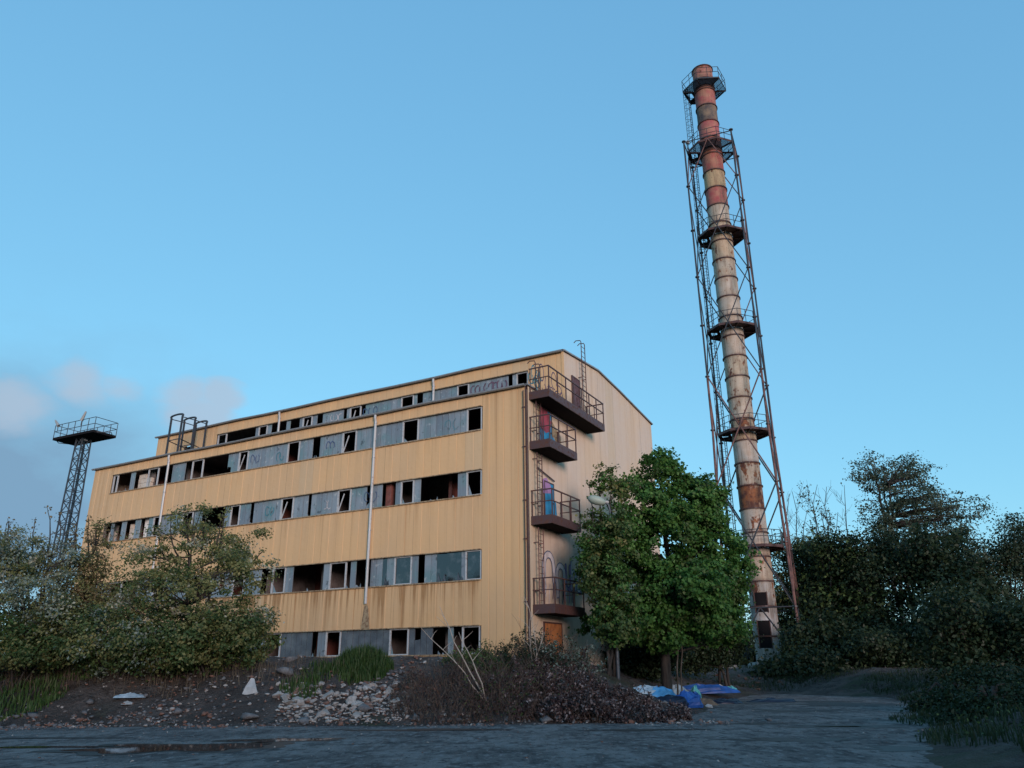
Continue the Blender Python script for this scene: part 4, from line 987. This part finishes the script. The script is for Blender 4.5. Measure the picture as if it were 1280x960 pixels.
# left: shrubs and small blossoming trees on the bank before the facade
tree('blossoming_cherry_tree', 'round blossoming small tree standing in front of the facade', 'tree', gbase(238, 30),
     [lobe(232,690,30,58,46), lobe(285,680,30.4,40,34), lobe(180,715,29.6,44,44), lobe(300,730,29.6,40,46), lobe(240,745,29.2,80,50), lobe(320,775,29.6,24,30), lobe(165,770,29.3,44,40)],
     350, 58, .38, .12, ['olive','mid','blossom'], .10, 'darkbark', 5, wt=[.70,.18,.12], branches=120, inner=.4, sub=(4, .45, .62), seed=6)
# thin tall shoots above its crown
def shoots(name, label, cat, specs, leafm_, lsize, bark='darkbark', group=None, seed=3, lean=.1):
    rr = random.Random(seed); r_ = np.random.default_rng(seed)
    b0 = specs[0]; root = empty(name, b0[0]); tag(root, label, cat, group)
    b = MB(); PP = []
    for base, tip, leaves in specs:
        base = Vector(base)-Vector(b0[0]); tip = Vector(tip)-Vector(b0[0])
        P = limb(b, base, tip, .03+.004*(tip-base).length, .008, lean, 6, rr, 5)
        for i in range(2, 6):
            if rr.random() < .9:
                q = P[i]+Vector((rr.uniform(-1,1), rr.uniform(-1,1), rr.uniform(.4,1.2)))*(tip-base).length*.11
                limb(b, P[i], q, .014, .005, .1, 3, rr, 4)
                for _ in range(int(leaves*.5)): PP.append(tuple(P[i].lerp(q, rr.uniform(.3, 1))+Vector((rr.gauss(0,.06), rr.gauss(0,.06), rr.gauss(0,.06)))))
        for _ in range(leaves): PP.append(tuple(P[5].lerp(P[6], rr.random())+Vector((rr.gauss(0,.07), rr.gauss(0,.07), rr.gauss(0,.09)))))
    b.build('stem', M[bark], root, True)
    if PP:
        PP = np.array(PP); V, F = leaf_quads(PP, r_.normal(size=PP.shape)+np.array([0,0,.6]), lsize, r_=r_); np_mesh('foliage', V, F, M[leafm_], root)
    return root
def sp(x0, y0, x1, y1, Y, lv): return (at(x0, y0, Y), at(x1, y1, Y), lv)
shoots('cherry_sapling', 'thin leafy shoots poking above the round blossoming tree', 'sapling', [sp(238,700,236,630,30,14), sp(225,700,216,640,30,9), sp(252,690,262,634,30,12), sp(280,690,290,632,30.2,14), sp(270,690,278,640,30.2,8), sp(310,710,330,688,30,10), sp(205,700,198,655,30,8)], 'olive', .13)
tree('silvery_shrub', 'tall silvery grey flowering shrub at the left end of the bank', 'shrub', gbase(40, 30),
     [lobe(20,700,30,40,46), lobe(62,692,30.3,34,42), lobe(92,700,30,22,34), lobe(-10,690,30,40,40), lobe(50,745,29.6,60,50), lobe(5,750,29.6,44,50), lobe(80,780,29.4,50,40)],
     360, 54, .36, .11, ['bluish','olive','blossom'], .08, 'darkbark', 6, wt=[.52,.42,.06], branches=110, inner=.3, sub=(4, .45, .62), seed=7)
tree('budding_shrub', 'brownish budding shrub between the silvery shrub and the blossoming tree', 'shrub', gbase(112, 31),
     [lobe(112,690,31,24,40), lobe(100,740,30.6,34,44), lobe(122,745,30.6,26,46), lobe(85,770,30,44,34)],
     230, 50, .34, .11, ['brownish','olive'], .07, 'darkbark', 5, wt=[.6,.4], branches=90, inner=.3, seed=8)
shoots('budding_sapling', 'thin budding shoots against the sky beside the mast foot', 'sapling', [sp(112,700,111,646,31,10), sp(122,700,124,650,31,8), sp(95,690,92,655,31,8), sp(60,690,58,632,30.5,9), sp(70,690,73,640,30.5,7), sp(40,690,44,648,30.5,6), sp(12,690,10,648,30,6)], 'brownish', .12, seed=13)
tree('low_green_bush', 'low dark green bush spread along the bank top at the far left', 'bush', gbase(20, 28.6), [lobe(10,806,28.0,46,26), lobe(55,812,28.2,44,20), lobe(-30,795,28.2,40,40), lobe(90,812,28.4,30,20)], 260, 36, .36, .12, ['mid','olive','grass'], .05, 'darkbark', 4, wt=[.5,.3,.2], branches=18, inner=.2, seed=21)
tree('tangled_green_bush', 'tangled mid green bush in front of the budding shrub', 'bush', gbase(150, 28.8), [lobe(130,800,28.4,50,36), lobe(195,798,28.6,56,36), lobe(95,785,28.8,40,34), lobe(165,815,28.2,40,20)], 360, 38, .38, .12, ['mid','olive','bluish'], .05, 'darkbark', 5, wt=[.55,.3,.15], branches=24, inner=.2, seed=22)
tree('shady_green_bush', 'shady green bush at the foot of the blossoming tree', 'bush', gbase(265, 29), [lobe(250,800,28.7,56,36), lobe(305,798,29.0,38,34), lobe(225,815,28.4,34,18)], 260, 38, .38, .13, ['mid','olive'], .05, 'darkbark', 4, wt=[.6,.4], branches=18, inner=.2, seed=23)

# right: the dark belt of trees and the airy ones that rise above it
tree('tall_birch_tree', 'tall airy double crowned tree rising over the dark belt', 'tree', gbase(1145, 74),
     [lobe(1105,596,74,30,34), lobe(1150,592,75,34,34), lobe(1128,630,74,38,34), lobe(1170,640,74,34,34), lobe(1205,640,74.6,22,30), lobe(1100,650,73.4,26,30), lobe(1190,675,74,40,28), lobe(1140,675,74,46,26)],
     640, 26, .80, .24, ['far','dark'], .26, 'darkbark', 3, wt=[.9,.1], branches=320, inner=.25, sub=(5, .46, .7), seed=31)
def bare(name, label, base, specs, seed=2, group=None, r0=.16, leafy=0):
    rr = random.Random(seed); r_ = np.random.default_rng(seed); root = empty(name, base); tag(root, label, 'tree', group); b = MB(); o = Vector(base); PP = []
    for tip in specs:
        tip = Vector(tip)-o; p0 = Vector((rr.uniform(-.3,.3), rr.uniform(-.3,.3), -.2))
        P = limb(b, p0, tip, r0, .02, .05, 8, rr, 6); L = tip.length
        for i in range(3, 8):
            for _ in range(3):
                q = P[i]+Vector((rr.uniform(-1,1), rr.uniform(-1,1), rr.uniform(.5,1.5)))*L*rr.uniform(.05,.12)
                Q = limb(b, P[i], q, r0*.3*(1-i/10), .012, .12, 4, rr, 4)
                for _2 in range(2):
                    q2 = Q[3]+Vector((rr.uniform(-1,1), rr.uniform(-1,1), rr.uniform(.3,1.3)))*L*.045
                    limb(b, Q[2], q2, .016, .008, .1, 2, rr, 3)
                for _3 in range(leafy): PP.append(tuple(Q[2].lerp(Q[4], rr.random())+Vector((rr.gauss(0,.25), rr.gauss(0,.25), rr.gauss(0,.3)))))
    b.build('trunk', M['darkbark'], root, True)
    if PP:
        PP = np.array(PP); V, F = leaf_quads(PP, r_.normal(size=PP.shape)+np.array([0,0,.5]), .26, r_=r_); np_mesh('crown', V, F, M['far'], root)
bare('bare_tree', 'bare forked tree right of the chimney leg with fine upright branches', gbase(1003, 72), [at(984,618,72), at(993,614,72.6), at(1008,640,72)], 41, r0=.12)
bare('thin_leaved_tree', 'thinly leaved tree between two bare trees right of the chimney', gbase(1030, 73), [at(1020,606,73), at(1012,625,73), at(1026,640,73)], 42, leafy=16, r0=.12)
bare('dead_tree', 'dead pale leafless tree with a long slanting limb beside the tall airy tree', gbase(1062, 72), [at(1034,608,72), at(1058,606,72.5), at(1046,640,72)], 43, r0=.13)
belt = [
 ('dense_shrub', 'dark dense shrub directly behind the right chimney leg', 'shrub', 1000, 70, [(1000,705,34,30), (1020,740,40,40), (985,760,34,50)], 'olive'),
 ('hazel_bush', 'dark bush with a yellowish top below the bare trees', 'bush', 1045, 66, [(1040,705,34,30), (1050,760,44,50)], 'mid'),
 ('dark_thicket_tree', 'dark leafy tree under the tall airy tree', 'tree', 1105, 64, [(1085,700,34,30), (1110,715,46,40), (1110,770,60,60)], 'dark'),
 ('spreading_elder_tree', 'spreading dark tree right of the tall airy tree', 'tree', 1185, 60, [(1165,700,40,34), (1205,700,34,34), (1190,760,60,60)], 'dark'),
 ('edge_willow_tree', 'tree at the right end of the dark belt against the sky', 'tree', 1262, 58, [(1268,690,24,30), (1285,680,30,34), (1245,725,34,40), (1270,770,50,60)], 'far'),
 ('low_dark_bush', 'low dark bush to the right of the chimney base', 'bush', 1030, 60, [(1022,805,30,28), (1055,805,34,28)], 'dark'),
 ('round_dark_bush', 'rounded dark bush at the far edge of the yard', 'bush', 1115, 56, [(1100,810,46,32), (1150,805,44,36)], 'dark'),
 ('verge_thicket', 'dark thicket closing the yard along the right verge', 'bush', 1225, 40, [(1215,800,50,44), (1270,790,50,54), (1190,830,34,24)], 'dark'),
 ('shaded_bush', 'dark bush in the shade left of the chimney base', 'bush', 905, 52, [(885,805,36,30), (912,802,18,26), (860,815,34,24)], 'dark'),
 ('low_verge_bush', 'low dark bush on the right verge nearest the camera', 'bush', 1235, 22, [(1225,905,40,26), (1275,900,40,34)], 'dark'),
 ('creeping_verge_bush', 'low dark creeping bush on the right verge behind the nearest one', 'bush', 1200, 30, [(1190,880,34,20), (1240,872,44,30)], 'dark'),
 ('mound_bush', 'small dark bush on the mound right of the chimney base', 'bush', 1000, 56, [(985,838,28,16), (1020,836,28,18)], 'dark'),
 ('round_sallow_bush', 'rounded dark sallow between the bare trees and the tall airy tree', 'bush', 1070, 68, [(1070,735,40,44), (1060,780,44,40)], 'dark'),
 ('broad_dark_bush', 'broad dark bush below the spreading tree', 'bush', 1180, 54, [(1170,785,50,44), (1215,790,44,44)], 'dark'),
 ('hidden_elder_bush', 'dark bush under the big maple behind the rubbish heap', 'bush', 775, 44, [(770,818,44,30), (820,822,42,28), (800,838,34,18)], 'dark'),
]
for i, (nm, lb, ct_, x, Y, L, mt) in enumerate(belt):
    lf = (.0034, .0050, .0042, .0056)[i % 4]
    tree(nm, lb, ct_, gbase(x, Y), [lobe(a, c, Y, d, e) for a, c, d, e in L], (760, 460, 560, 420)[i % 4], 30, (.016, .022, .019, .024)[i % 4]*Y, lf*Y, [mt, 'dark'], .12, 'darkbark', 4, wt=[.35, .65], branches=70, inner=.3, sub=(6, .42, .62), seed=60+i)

# the wood behind the camera, seen only mirrored in the panes; it also keeps the low sky off the yard
def wood(seed=77):
    r_ = np.random.default_rng(seed); PT = []; NN = []
    for k in range(46):
        a = R(96 + 168*k/45 + r_.uniform(-2, 2)); d = r_.uniform(24, 36); h = r_.uniform(7, 11.5)
        c = np.array([math.sin(a)*d, math.cos(a)*d, h*.52]); n = 330
        dd = r_.normal(size=(n, 3)); dd /= np.linalg.norm(dd, axis=1, keepdims=True)
        PT.append(c + dd*np.array([2.6, 2.6, h*.5])*r_.uniform(.5, 1, (n, 1))); NN.append(dd+r_.normal(size=(n, 3))*.4)
    V, F = leaf_quads(np.concatenate(PT), np.concatenate(NN), 1.0, .8, r_=r_)
    o = np_mesh('woodland', V, F, M['dark']); tag(o, 'dark wood behind the yard mirrored in the window panes', 'woodland', kind='stuff')
wood()
def far_wood(seed=78):
    r_ = np.random.default_rng(seed); PT = []; NN = []
    for k in range(80):
        x = -115+200*k/79+r_.uniform(-1, 1); y = r_.uniform(88, 104); h = r_.uniform(6, 10); n = 620
        dd = r_.normal(size=(n, 3)); dd /= np.linalg.norm(dd, axis=1, keepdims=True)
        PT.append(np.array([x, y, h*.42]) + dd*np.array([2.8, 2.6, h*.6])*r_.uniform(.4, 1, (n, 1))); NN.append(dd+r_.normal(size=(n, 3))*.4)
    V, F = leaf_quads(np.concatenate(PT), np.concatenate(NN), .8, .8, r_=r_)
    o = np_mesh('far_woodland', V, F, M['dark']); tag(o, 'low far woodland closing the view behind the chimney and trees', 'woodland', kind='stuff')
far_wood()

# ------------------------------------------------------------------ the bank: grass, brush, stones, rubbish
def gpt(x, y):                           # where a sight line meets the ground as built
    d = _rt*(x-640) - _up*(y-480) + _f*FPX; d = d/d.y; p = Vector((0,0,1.6))
    Y = 8.0
    while Y < 90:
        q = p+d*Y
        if q.z < hz(q.x, q.y): break
        Y += .15
    q = p+d*Y; return Vector((q.x, q.y, hz(q.x, q.y)))
def blades(name, label, cat, spots, n, hgt, m, seed, width=.02, lean=.35, kindv=None):
    """spots: (x, y, radius x, radius y)"""
    r_ = np.random.default_rng(seed); k = r_.choice(len(spots), n, p=np.array([s[2]*s[3] for s in spots])/sum(s[2]*s[3] for s in spots)); Sx = np.array(spots)[k]
    a = r_.uniform(0, 6.28, n); q = np.sqrt(r_.random(n)); X = Sx[:,0]+np.cos(a)*q*Sx[:,2]; Y = Sx[:,1]+np.sin(a)*q*Sx[:,3]
    Z = height(X, Y); h = hgt*r_.uniform(.45, 1.15, n)*(1-.5*q**2); an = r_.uniform(0, 6.28, n); w = width*r_.uniform(.6, 1.4, n)
    dx, dy = np.cos(an), np.sin(an); le = r_.uniform(.1, 1, n)*lean*h; la = r_.uniform(0, 6.28, n)
    B0 = np.stack([X-dx*w, Y-dy*w, Z-.03], 1); B1 = np.stack([X+dx*w, Y+dy*w, Z-.03], 1)
    mx = np.stack([X+np.cos(la)*le*.35, Y+np.sin(la)*le*.35, Z+h*.6], 1); wv = np.stack([dx*w*.8, dy*w*.8, w*0], 1)
    T = np.stack([X+np.cos(la)*le, Y+np.sin(la)*le, Z+h], 1); tv = wv*.15
    V = np.stack([B0, B1, mx+wv, mx-wv, T+tv, T-tv], 1).reshape(-1, 3); i = np.arange(n)*6
    F = np.concatenate([np.stack([i, i+1, i+2, i+3], 1), np.stack([i+3, i+2, i+4, i+5], 1)])
    o = np_mesh(name, V, F, M[m]); tag(o, label, cat, kind=kindv); return o
def brush(name, label, cat, base, spread, n, hgt, m, seed, leaf=None, nl=0, lsize=.05, lean=.6):
    rr = random.Random(seed); r_ = np.random.default_rng(seed); root = empty(name, base); tag(root, label, cat); b = MB(); PP = []; bb = Vector(base)
    for k in range(n):
        a = rr.uniform(0, 6.28); q = math.sqrt(rr.random()); p0 = Vector((math.cos(a)*q*spread[0], math.sin(a)*q*spread[1], 0)); p0.z = hz(bb.x+p0.x, bb.y+p0.y)-bb.z-.05
        h = hgt*rr.uniform(.4, 1.1)*(1-.45*q*q)*(.62+.75*abs(math.sin(p0.x*2.3+seed)*math.cos(p0.y*2.1+seed*2))); p1 = p0+Vector((rr.uniform(-1,1)*lean*h, rr.uniform(-1,1)*lean*h, h))
        P = limb(b, p0, p1, .011, .004, .2, 4, rr, 3)
        for i in (2, 3):
            q2 = P[i]+Vector((rr.uniform(-1,1), rr.uniform(-1,1), rr.uniform(0,.9)))*h*.35; limb(b, P[i], q2, .006, .003, .15, 2, rr, 3)
            for _ in range(rr.choice((0, 0, nl, 3*nl))): PP.append(tuple(P[i].lerp(q2, rr.random())+Vector((rr.gauss(0,.05), rr.gauss(0,.05), rr.gauss(0,.05)))))
    b.build('stem', M[m], root)
    if PP:
        PP = np.array(PP); V, F = leaf_quads(PP, r_.normal(size=PP.shape)+np.array([0,0,.7]), lsize, r_=r_)
        lm = leaf if isinstance(leaf, list) else [leaf]
        np_mesh('foliage', V, F, [M[x] for x in lm], root, r_.choice(len(lm), len(F), p=[.62,.38][:len(lm)] if len(lm) == 2 else None) if len(lm) > 1 else None)
    return root
def gb0(x, y): p = gpt(x, y); return (p.x, p.y, p.z)
def spot(x, y, rx, ry): p = gpt(x, y); return (p.x, p.y, rx, ry)
gs = [spot(20,880,1.5,1.4), spot(10,835,2.4,1.2), spot(75,835,1.8,.8), spot(130,838,2.0,.8), spot(200,836,2.2,.7), spot(375,862,.75,.7), spot(395,846,.8,.7), spot(425,838,.7,.7)]
blades('grass', 'rough green grass tufts growing on the dirt bank', 'grass', gs, 5200, .38, 'grass', 1, kindv='stuff')
blades('grass_mound', 'bright green grassy clump below the lowest window band', 'grass clump', [spot(447,836,.85,.9), spot(470,840,.6,.9)], 2600, .62, 'grass', 2, kindv='stuff')
blades('dead_grass', 'dry dead stalks scattered over the bank', 'dry grass', [spot(60,850,3,1.2), spot(230,850,3.2,1.4), spot(380,850,2.5,1.2), spot(560,860,1.8,1.6), spot(700,860,2.4,1.8), spot(60,838,3.5,1.2), spot(180,838,3,1.0), spot(290,838,1.5,.6)], 2400, .6, 'drygrass', 3, .008, .5, 'stuff')
rg = [(12.5,17.5,3.8,4), (15.5,24,4.3,5), (18,29,3.9,4.5), (10.9,13.2,2.8,2.6), (21.5,38,3.4,5), (23,47,3,4), (18,53.5,5,1.6)]
brush('twiggy_undergrowth', 'brown twiggy undergrowth along the bank top under the silvery shrub', 'undergrowth', gb0(75, 838), (3.0, .8), 420, 1.5, 'twig', 31, ['brownish','mid'], 4, .09)
brush('twiggy_thicket', 'brown twiggy thicket along the bank top under the blossoming tree', 'undergrowth', gb0(225, 836), (3.0, .8), 420, 1.4, 'twig', 32, ['brownish','mid'], 4, .09)
blades('verge_weeds', 'dark knee high weeds on the right verge of the yard', 'weeds', rg, 16000, .38, 'dark', 4, .014, .6, 'stuff')
r_ = np.random.default_rng(5); n = 2600; k = r_.integers(0, len(rg), n); a = r_.uniform(0, 6.28, n); q = np.sqrt(r_.random(n)); Rg = np.array(rg)[k]
X = Rg[:,0]+np.cos(a)*q*Rg[:,2]; Y = Rg[:,1]+np.sin(a)*q*Rg[:,3]; P = np.stack([X, Y, height(X, Y)+r_.uniform(.08, .5, n)], 1)
V, F = leaf_quads(P, r_.normal(size=P.shape)+np.array([0,0,.8]), .09, r_=r_)
o = np_mesh('verge_herbs', V, F, [M['dark'], M['mid'], M['litterleaf']], None, r_.choice(3, len(F), p=[.66,.3,.04])); tag(o, 'small leafy herbs and pale flower heads among the verge weeds', 'herbs', kind='stuff')

def gb(x, y): p = gpt(x, y); return (p.x, p.y, p.z)
brush('dead_brush_heap', 'dense heap of dead brown brushwood at the edge of the yard', 'brushwood', gb(560,888), (1.9,1.5), 480, 1.05, 'twig', 1, ['bramble','drygrass'], 2, .07)
brush('dead_brush_clump', 'brown dead brushwood below the building corner', 'brushwood', gb(640,880), (1.5,1.5), 340, 1.25, 'twig', 2, ['bramble','mid'], 3, .08)
brush('rose_bramble', 'purplish bramble with pale withered leaves right of the building corner', 'bramble', gb(700,885), (2.1,1.6), 620, 1.0, 'twig', 3, ['bramble','litterleaf'], 9, .10)
brush('low_bramble', 'low purplish bramble with pale leaves beside the blue rubbish', 'bramble', gb(785,890), (2.0,1.4), 520, .62, 'twig', 4, ['bramble','litterleaf'], 9, .09)
brush('corner_shrub', 'dark thin leaved shrub climbing the foot of the building corner', 'shrub', gb(668,842), (1.3,1.0), 260, 1.5, 'twig', 5, 'dark', 7, .09)
brush('pale_tipped_shrub', 'shrub with greyish leaves before the orange door', 'shrub', gb(705,848), (1.2,.9), 240, 1.3, 'twig', 6, ['bluish','dark'], 6, .09)
brush('nettle_clump', 'dark green nettles below the building corner window', 'nettles', gb(600,838), (1.3,.8), 220, .8, 'twig', 7, 'mid', 7, .09)
# long bare pale shoots
def sticks(name, label, base, tips, r0, seed):
    rr = random.Random(seed); root = empty(name, base); tag(root, label, 'bare sapling'); b = MB(); bb = Vector(base)
    for t in tips:
        P = limb(b, (rr.uniform(-.05,.05), 0, -.1), Vector(t)-bb, r0, .008, .07, 7, rr, 5)
        for i in (3, 4, 5, 6):
            q = P[i]+Vector((rr.uniform(-1,1), rr.uniform(-.6,.6), rr.uniform(.4,1)))*.45; limb(b, P[i], q, .012, .004, .1, 3, rr, 4)
    b.build('stem', M['palestick'], root)
p0 = gb(612, 884)
sticks('bare_sapling', 'bare pale forked sapling leaning left before the lowest windows', p0, [at(525,785,p0[1]+.3), at(548,758,p0[1]+.5), at(572,790,p0[1])], .028, 1)
p0 = gb(668, 850)
sticks('bare_corner_sapling', 'thin bare sapling growing up the building corner', p0, [at(655,745,p0[1]), at(664,765,p0[1]+.2), at(682,790,p0[1])], .016, 2)

# stones
def stone_mesh(seed, flat=.6):
    rr = random.Random(seed); bm = bmesh.new()
    for _ in range(13):
        v = Vector((rr.gauss(0,1), rr.gauss(0,1), rr.gauss(0,1))).normalized()*rr.uniform(.75, 1); bm.verts.new((v.x*.5, v.y*.5*rr.uniform(.8,1), v.z*.5*flat))
    r = bmesh.ops.convex_hull(bm, input=bm.verts)
    bmesh.ops.delete(bm, geom=[e for e in set(r['geom_interior'])|set(r['geom_unused']) if isinstance(e, bmesh.types.BMVert)], context='VERTS')
    me = bpy.data.meshes.new('stone'); bm.to_mesh(me); bm.free(); return me
SM = []
for k in range(10):
    me = stone_mesh(k, .55+.05*(k % 5)); me.materials.append(M['stone' if k < 8 else 'brick']); SM.append(me)
rr = random.Random(5)
def stone(x, y, s, label, group, name='rubble_stone', me=None, sink=.25):
    o = link(name, me or rr.choice(SM)); o.location = (x, y, hz(x, y)+s*(.3-sink)); o.rotation_euler = (rr.uniform(-.5,.5), rr.uniform(-.5,.5), rr.uniform(0,6.28)); o.scale = (s, s*rr.uniform(.7,1), s*rr.uniform(.7,1.1))
    tag(o, label, 'stone', group); return o
for k in range(130):                      # the heap of broken concrete below the windows
    x, y = rr.uniform(345, 500), rr.uniform(856, 902)
    if abs((x-345)/155-.5)*2 > 1.25-(y-850)/90 and rr.random() < .5: continue
    p = gpt(x, y); stone(p.x, p.y, rr.choice([.22,.26,.32,.40,.52])*rr.uniform(.8,1.15), 'pale lump of broken concrete in the rubble heap below the lowest windows', 'lumps of the rubble heap')
p = gpt(484, 868); stone(p.x, p.y, .62, 'largest pale boulder at the upper right of the rubble heap', None, 'boulder')
p = gpt(447, 869); stone(p.x, p.y, .5, 'pale upright boulder on top of the rubble heap beside the grass clump', None, 'boulder')
p = gpt(445, 884); o = stone(p.x, p.y, .46, 'white flat concrete lump in the middle of the rubble heap', None, 'concrete_lump')
for k in range(60):
    x, y = rr.uniform(20, 345), rr.uniform(832, 900); p = gpt(x, y); stone(p.x, p.y, rr.uniform(.09,.22), 'small pale stone lying on the dark dirt bank left of the rubble heap', 'stones scattered on the left bank')
for k in range(26):
    x, y = rr.uniform(885, 985), rr.uniform(842, 866); p = gpt(x, y); stone(p.x, p.y, rr.uniform(.2,.5), 'dull brick fragment in the debris heap behind the blue rubbish', 'brick fragments of the far debris heap', 'brick_fragment', SM[8+k % 2])
for x, y, s in ((1168,874,.5), (1158,877,.4), (1180,873,.4), (1174,878,.45), (1150,878,.3)):
    p = gpt(x, y); stone(p.x, p.y, s, 'pale stone in the small heap at the right edge of the yard', 'stones at the right yard edge')
# white torn sack, scraps
def crumple(name, label, cat, p, sx, sy, sz, m, seed, ang=0, n=9, sub=.35):
    """a crumpled bag or sheet lying on the ground"""
    rr_ = random.Random(seed); b = MB(); o3 = Vector((seed*7.3, seed*1.7, 0)); rings = 8
    vs = []
    for i in range(rings+1):
        th = math.pi*.5*(i/rings)
        for j in range(16):
            a = 2*math.pi*j/16; rad = math.cos(th)*(1+.28*mnoise.noise(Vector((math.cos(a)*1.3, math.sin(a)*1.3, i*.2))+o3))
            z = math.sin(th)*(1+.45*mnoise.noise(Vector((math.cos(a)*1.1, math.sin(a)*1.1, th*2))+o3*1.3))
            cr = sub*.3*mnoise.noise(Vector((math.cos(a)*3, math.sin(a)*3, th*4))+o3)
            x, y = (rad+cr)*math.cos(a)*sx, (rad+cr)*math.sin(a)*sy
            vs.append((x*math.cos(ang)-y*math.sin(ang), x*math.sin(ang)+y*math.cos(ang), max(-.05, (z+cr)*sz)-.04))
    b.add(vs, [(i*16+j, i*16+(j+1)%16, (i+1)*16+(j+1)%16, (i+1)*16+j) for i in range(rings) for j in range(16)])
    o = b.build(name, M[m]); o.location = p; tag(o, label, cat); return o
def trash(x, y, *a, **k): return (lambda p: crumple(a[0], a[1], a[2], (p.x, p.y, p.z), *a[3:], **k))(gpt(x, y))
p = gpt(311, 872)
b = MB(); b.add([(-.26,0,-.05),(.30,.05,-.05),(.05,.3,-.05),(-.02,.1,.52),(.08,.12,.5),(.2,.02,.2),(-.16,.02,.25)], [(0,1,5),(0,5,6),(6,5,4,3),(1,2,4),(1,4,5),(2,0,6),(2,6,3),(2,3,4),(0,2,1)])
o = b.build('plaster_chunk', M['whiteplastic']); o.location = p; tag(o, 'white pointed chunk standing on the bank left of the rubble heap', 'chunk')
trash(163,872,'torn_sheet','grey green plastic scrap lying on the left bank','scrap',.5,.3,.12,'tarppale',3,.3)
trash(159,879,'white_scrap','small white scrap on the left bank below the grey green plastic','scrap',.2,.15,.09,'whiteplastic',4)
trash(239,830,'pale_rag','pale bluish rag at the bank top under the blossoming tree','rag',.28,.2,.2,'tarppale',5)
# blue rubbish heap at the yard's edge
trash(806,866,'pale_blue_sheet','pale blue crumpled sheet at the left end of the rubbish heap','plastic sheet',.75,.4,.30,'tarppale',11,.2)
trash(822,872,'sky_blue_sheet','bright sky blue plastic sheet folded over the rubbish heap','plastic sheet',.85,.5,.42,'tarpsky',12,-.1)
trash(845,869,'pale_turquoise_sheet','pale turquoise sheet lying across the rubbish heap','plastic sheet',.75,.35,.44,'tarppale',13,-.5)
trash(858,883,'blue_sack','large rounded deep blue rubbish sack at the front of the heap','rubbish sack',.62,.5,.55,'tarpblue',14)
trash(838,880,'navy_sack','dark sack lying between the sky blue sheet and the deep blue sack','rubbish sack',.8,.6,.33,'tarpdark',15)
trash(868,878,'small_blue_sack','smaller blue sack to the right of the large blue sack','rubbish sack',.4,.4,.42,'tarpblue',16)
trash(869,872,'turquoise_bag','small bright turquoise bag on the right of the rubbish heap','bag',.28,.22,.50,'tarpteal',17)
trash(880,881,'wet_cardboard','strip of pale soggy cardboard leaning beside the turquoise bag','cardboard',.62,.16,.30,'cardb',18,-.7)
trash(886,884,'white_rag','white rag at the right foot of the rubbish heap','rag',.18,.14,.14,'whiteplastic',19)
trash(900,861,'white_bag','small white bag on the ground behind the rubbish heap','bag',.35,.22,.22,'whiteplastic',20)
trash(914,865,'teal_canister','small teal canister shaped bag behind the rubbish heap','bag',.36,.3,.32,'tarpteal',21)
trash(907,880,'dark_tarp_bundle','dark folded tarpaulin right of the rubbish heap','tarpaulin',.9,.6,.25,'tarpdark',22)
trash(965,878,'dark_tyre_heap','low dark heap lying in the middle of the far yard','heap',1.3,.5,.22,'tarpdark',23)
trash(872,866,'blue_tarp','dim blue tarpaulin stretched behind the rubbish heap','tarpaulin',1.9,.5,.42,'tarpblue',24)
# small rubble nobody could count
r_ = np.random.default_rng(9); base = [np.array([v.co[:] for v in me.vertices]) for me in SM[:6]]; tris = [np.array([p.vertices[:] for p in me.polygons if len(p.vertices) == 3]) for me in SM[:6]]
VV = []; FF = []; MI = []; off = 0
def scatter(n, fx, smin, smax, m):
    global off
    for _ in range(n):
        x, y = fx(); k = int(r_.integers(0, 6)); s = r_.uniform(smin, smax)*(1 if r_.random() < .8 else 1.8)
        a = r_.uniform(0, 6.28); ca, sa = math.cos(a), math.sin(a); v = base[k]*s
        v = np.stack([v[:,0]*ca-v[:,1]*sa, v[:,0]*sa+v[:,1]*ca, v[:,2]], 1) + np.array([x, y, hz(x, y)+s*.12+.015]); VV.append(v); FF.append(tris[k]+off); MI.append(np.full(len(tris[k]), m)); off += len(v)
bank_c = [(r_.uniform(-19, 6), 25.6+abs(r_.normal(0, 2.4)), r_.uniform(.25, 1.0)) for _ in range(46)]
def bank_pt():
    if r_.random() < .25: return r_.uniform(-19, 6), 25.4+abs(r_.normal(0, 2.2))
    c = bank_c[int(r_.integers(0, 46))]; return c[0]+r_.normal()*c[2]*1.3, max(25.2, c[1]+r_.normal()*c[2]*.6)
scatter(1000, bank_pt, .04, .16, 2); scatter(420, bank_pt, .03, .13, 0); scatter(800, bank_pt, .04, .17, 1); scatter(40, bank_pt, .25, .5, 2)
def edge_pt():
    x = r_.uniform(-19, 6.5); return x, 25.7+.5*math.sin(x*.9)+r_.normal()*.45
scatter(900, edge_pt, .03, .12, 2); scatter(300, edge_pt, .03, .12, 1); scatter(150, edge_pt, .03, .1, 0)
def heap_pt():
    p = gpt(r_.uniform(345, 510), r_.uniform(868, 905)); return p.x, p.y
scatter(450, heap_pt, .06, .15, 0)
def yard_pt():
    while True:
        y = 13+r_.random()**.7*32; x = r_.uniform(-.72, .55)*y
        if yard_dist(np.array([x]), np.array([y]))[0] < .3: return x, y
scatter(3000, yard_pt, .012, .04, 2); scatter(500, yard_pt, .012, .05, 0); scatter(500, yard_pt, .015, .05, 1)
o = np_mesh('rubble', np.concatenate(VV), np.concatenate(FF), [M['stone'], M['brick'], M['greystone']], None, np.concatenate(MI)); tag(o, 'small loose rubble and gravel strewn over bank and yard', 'rubble', kind='stuff')
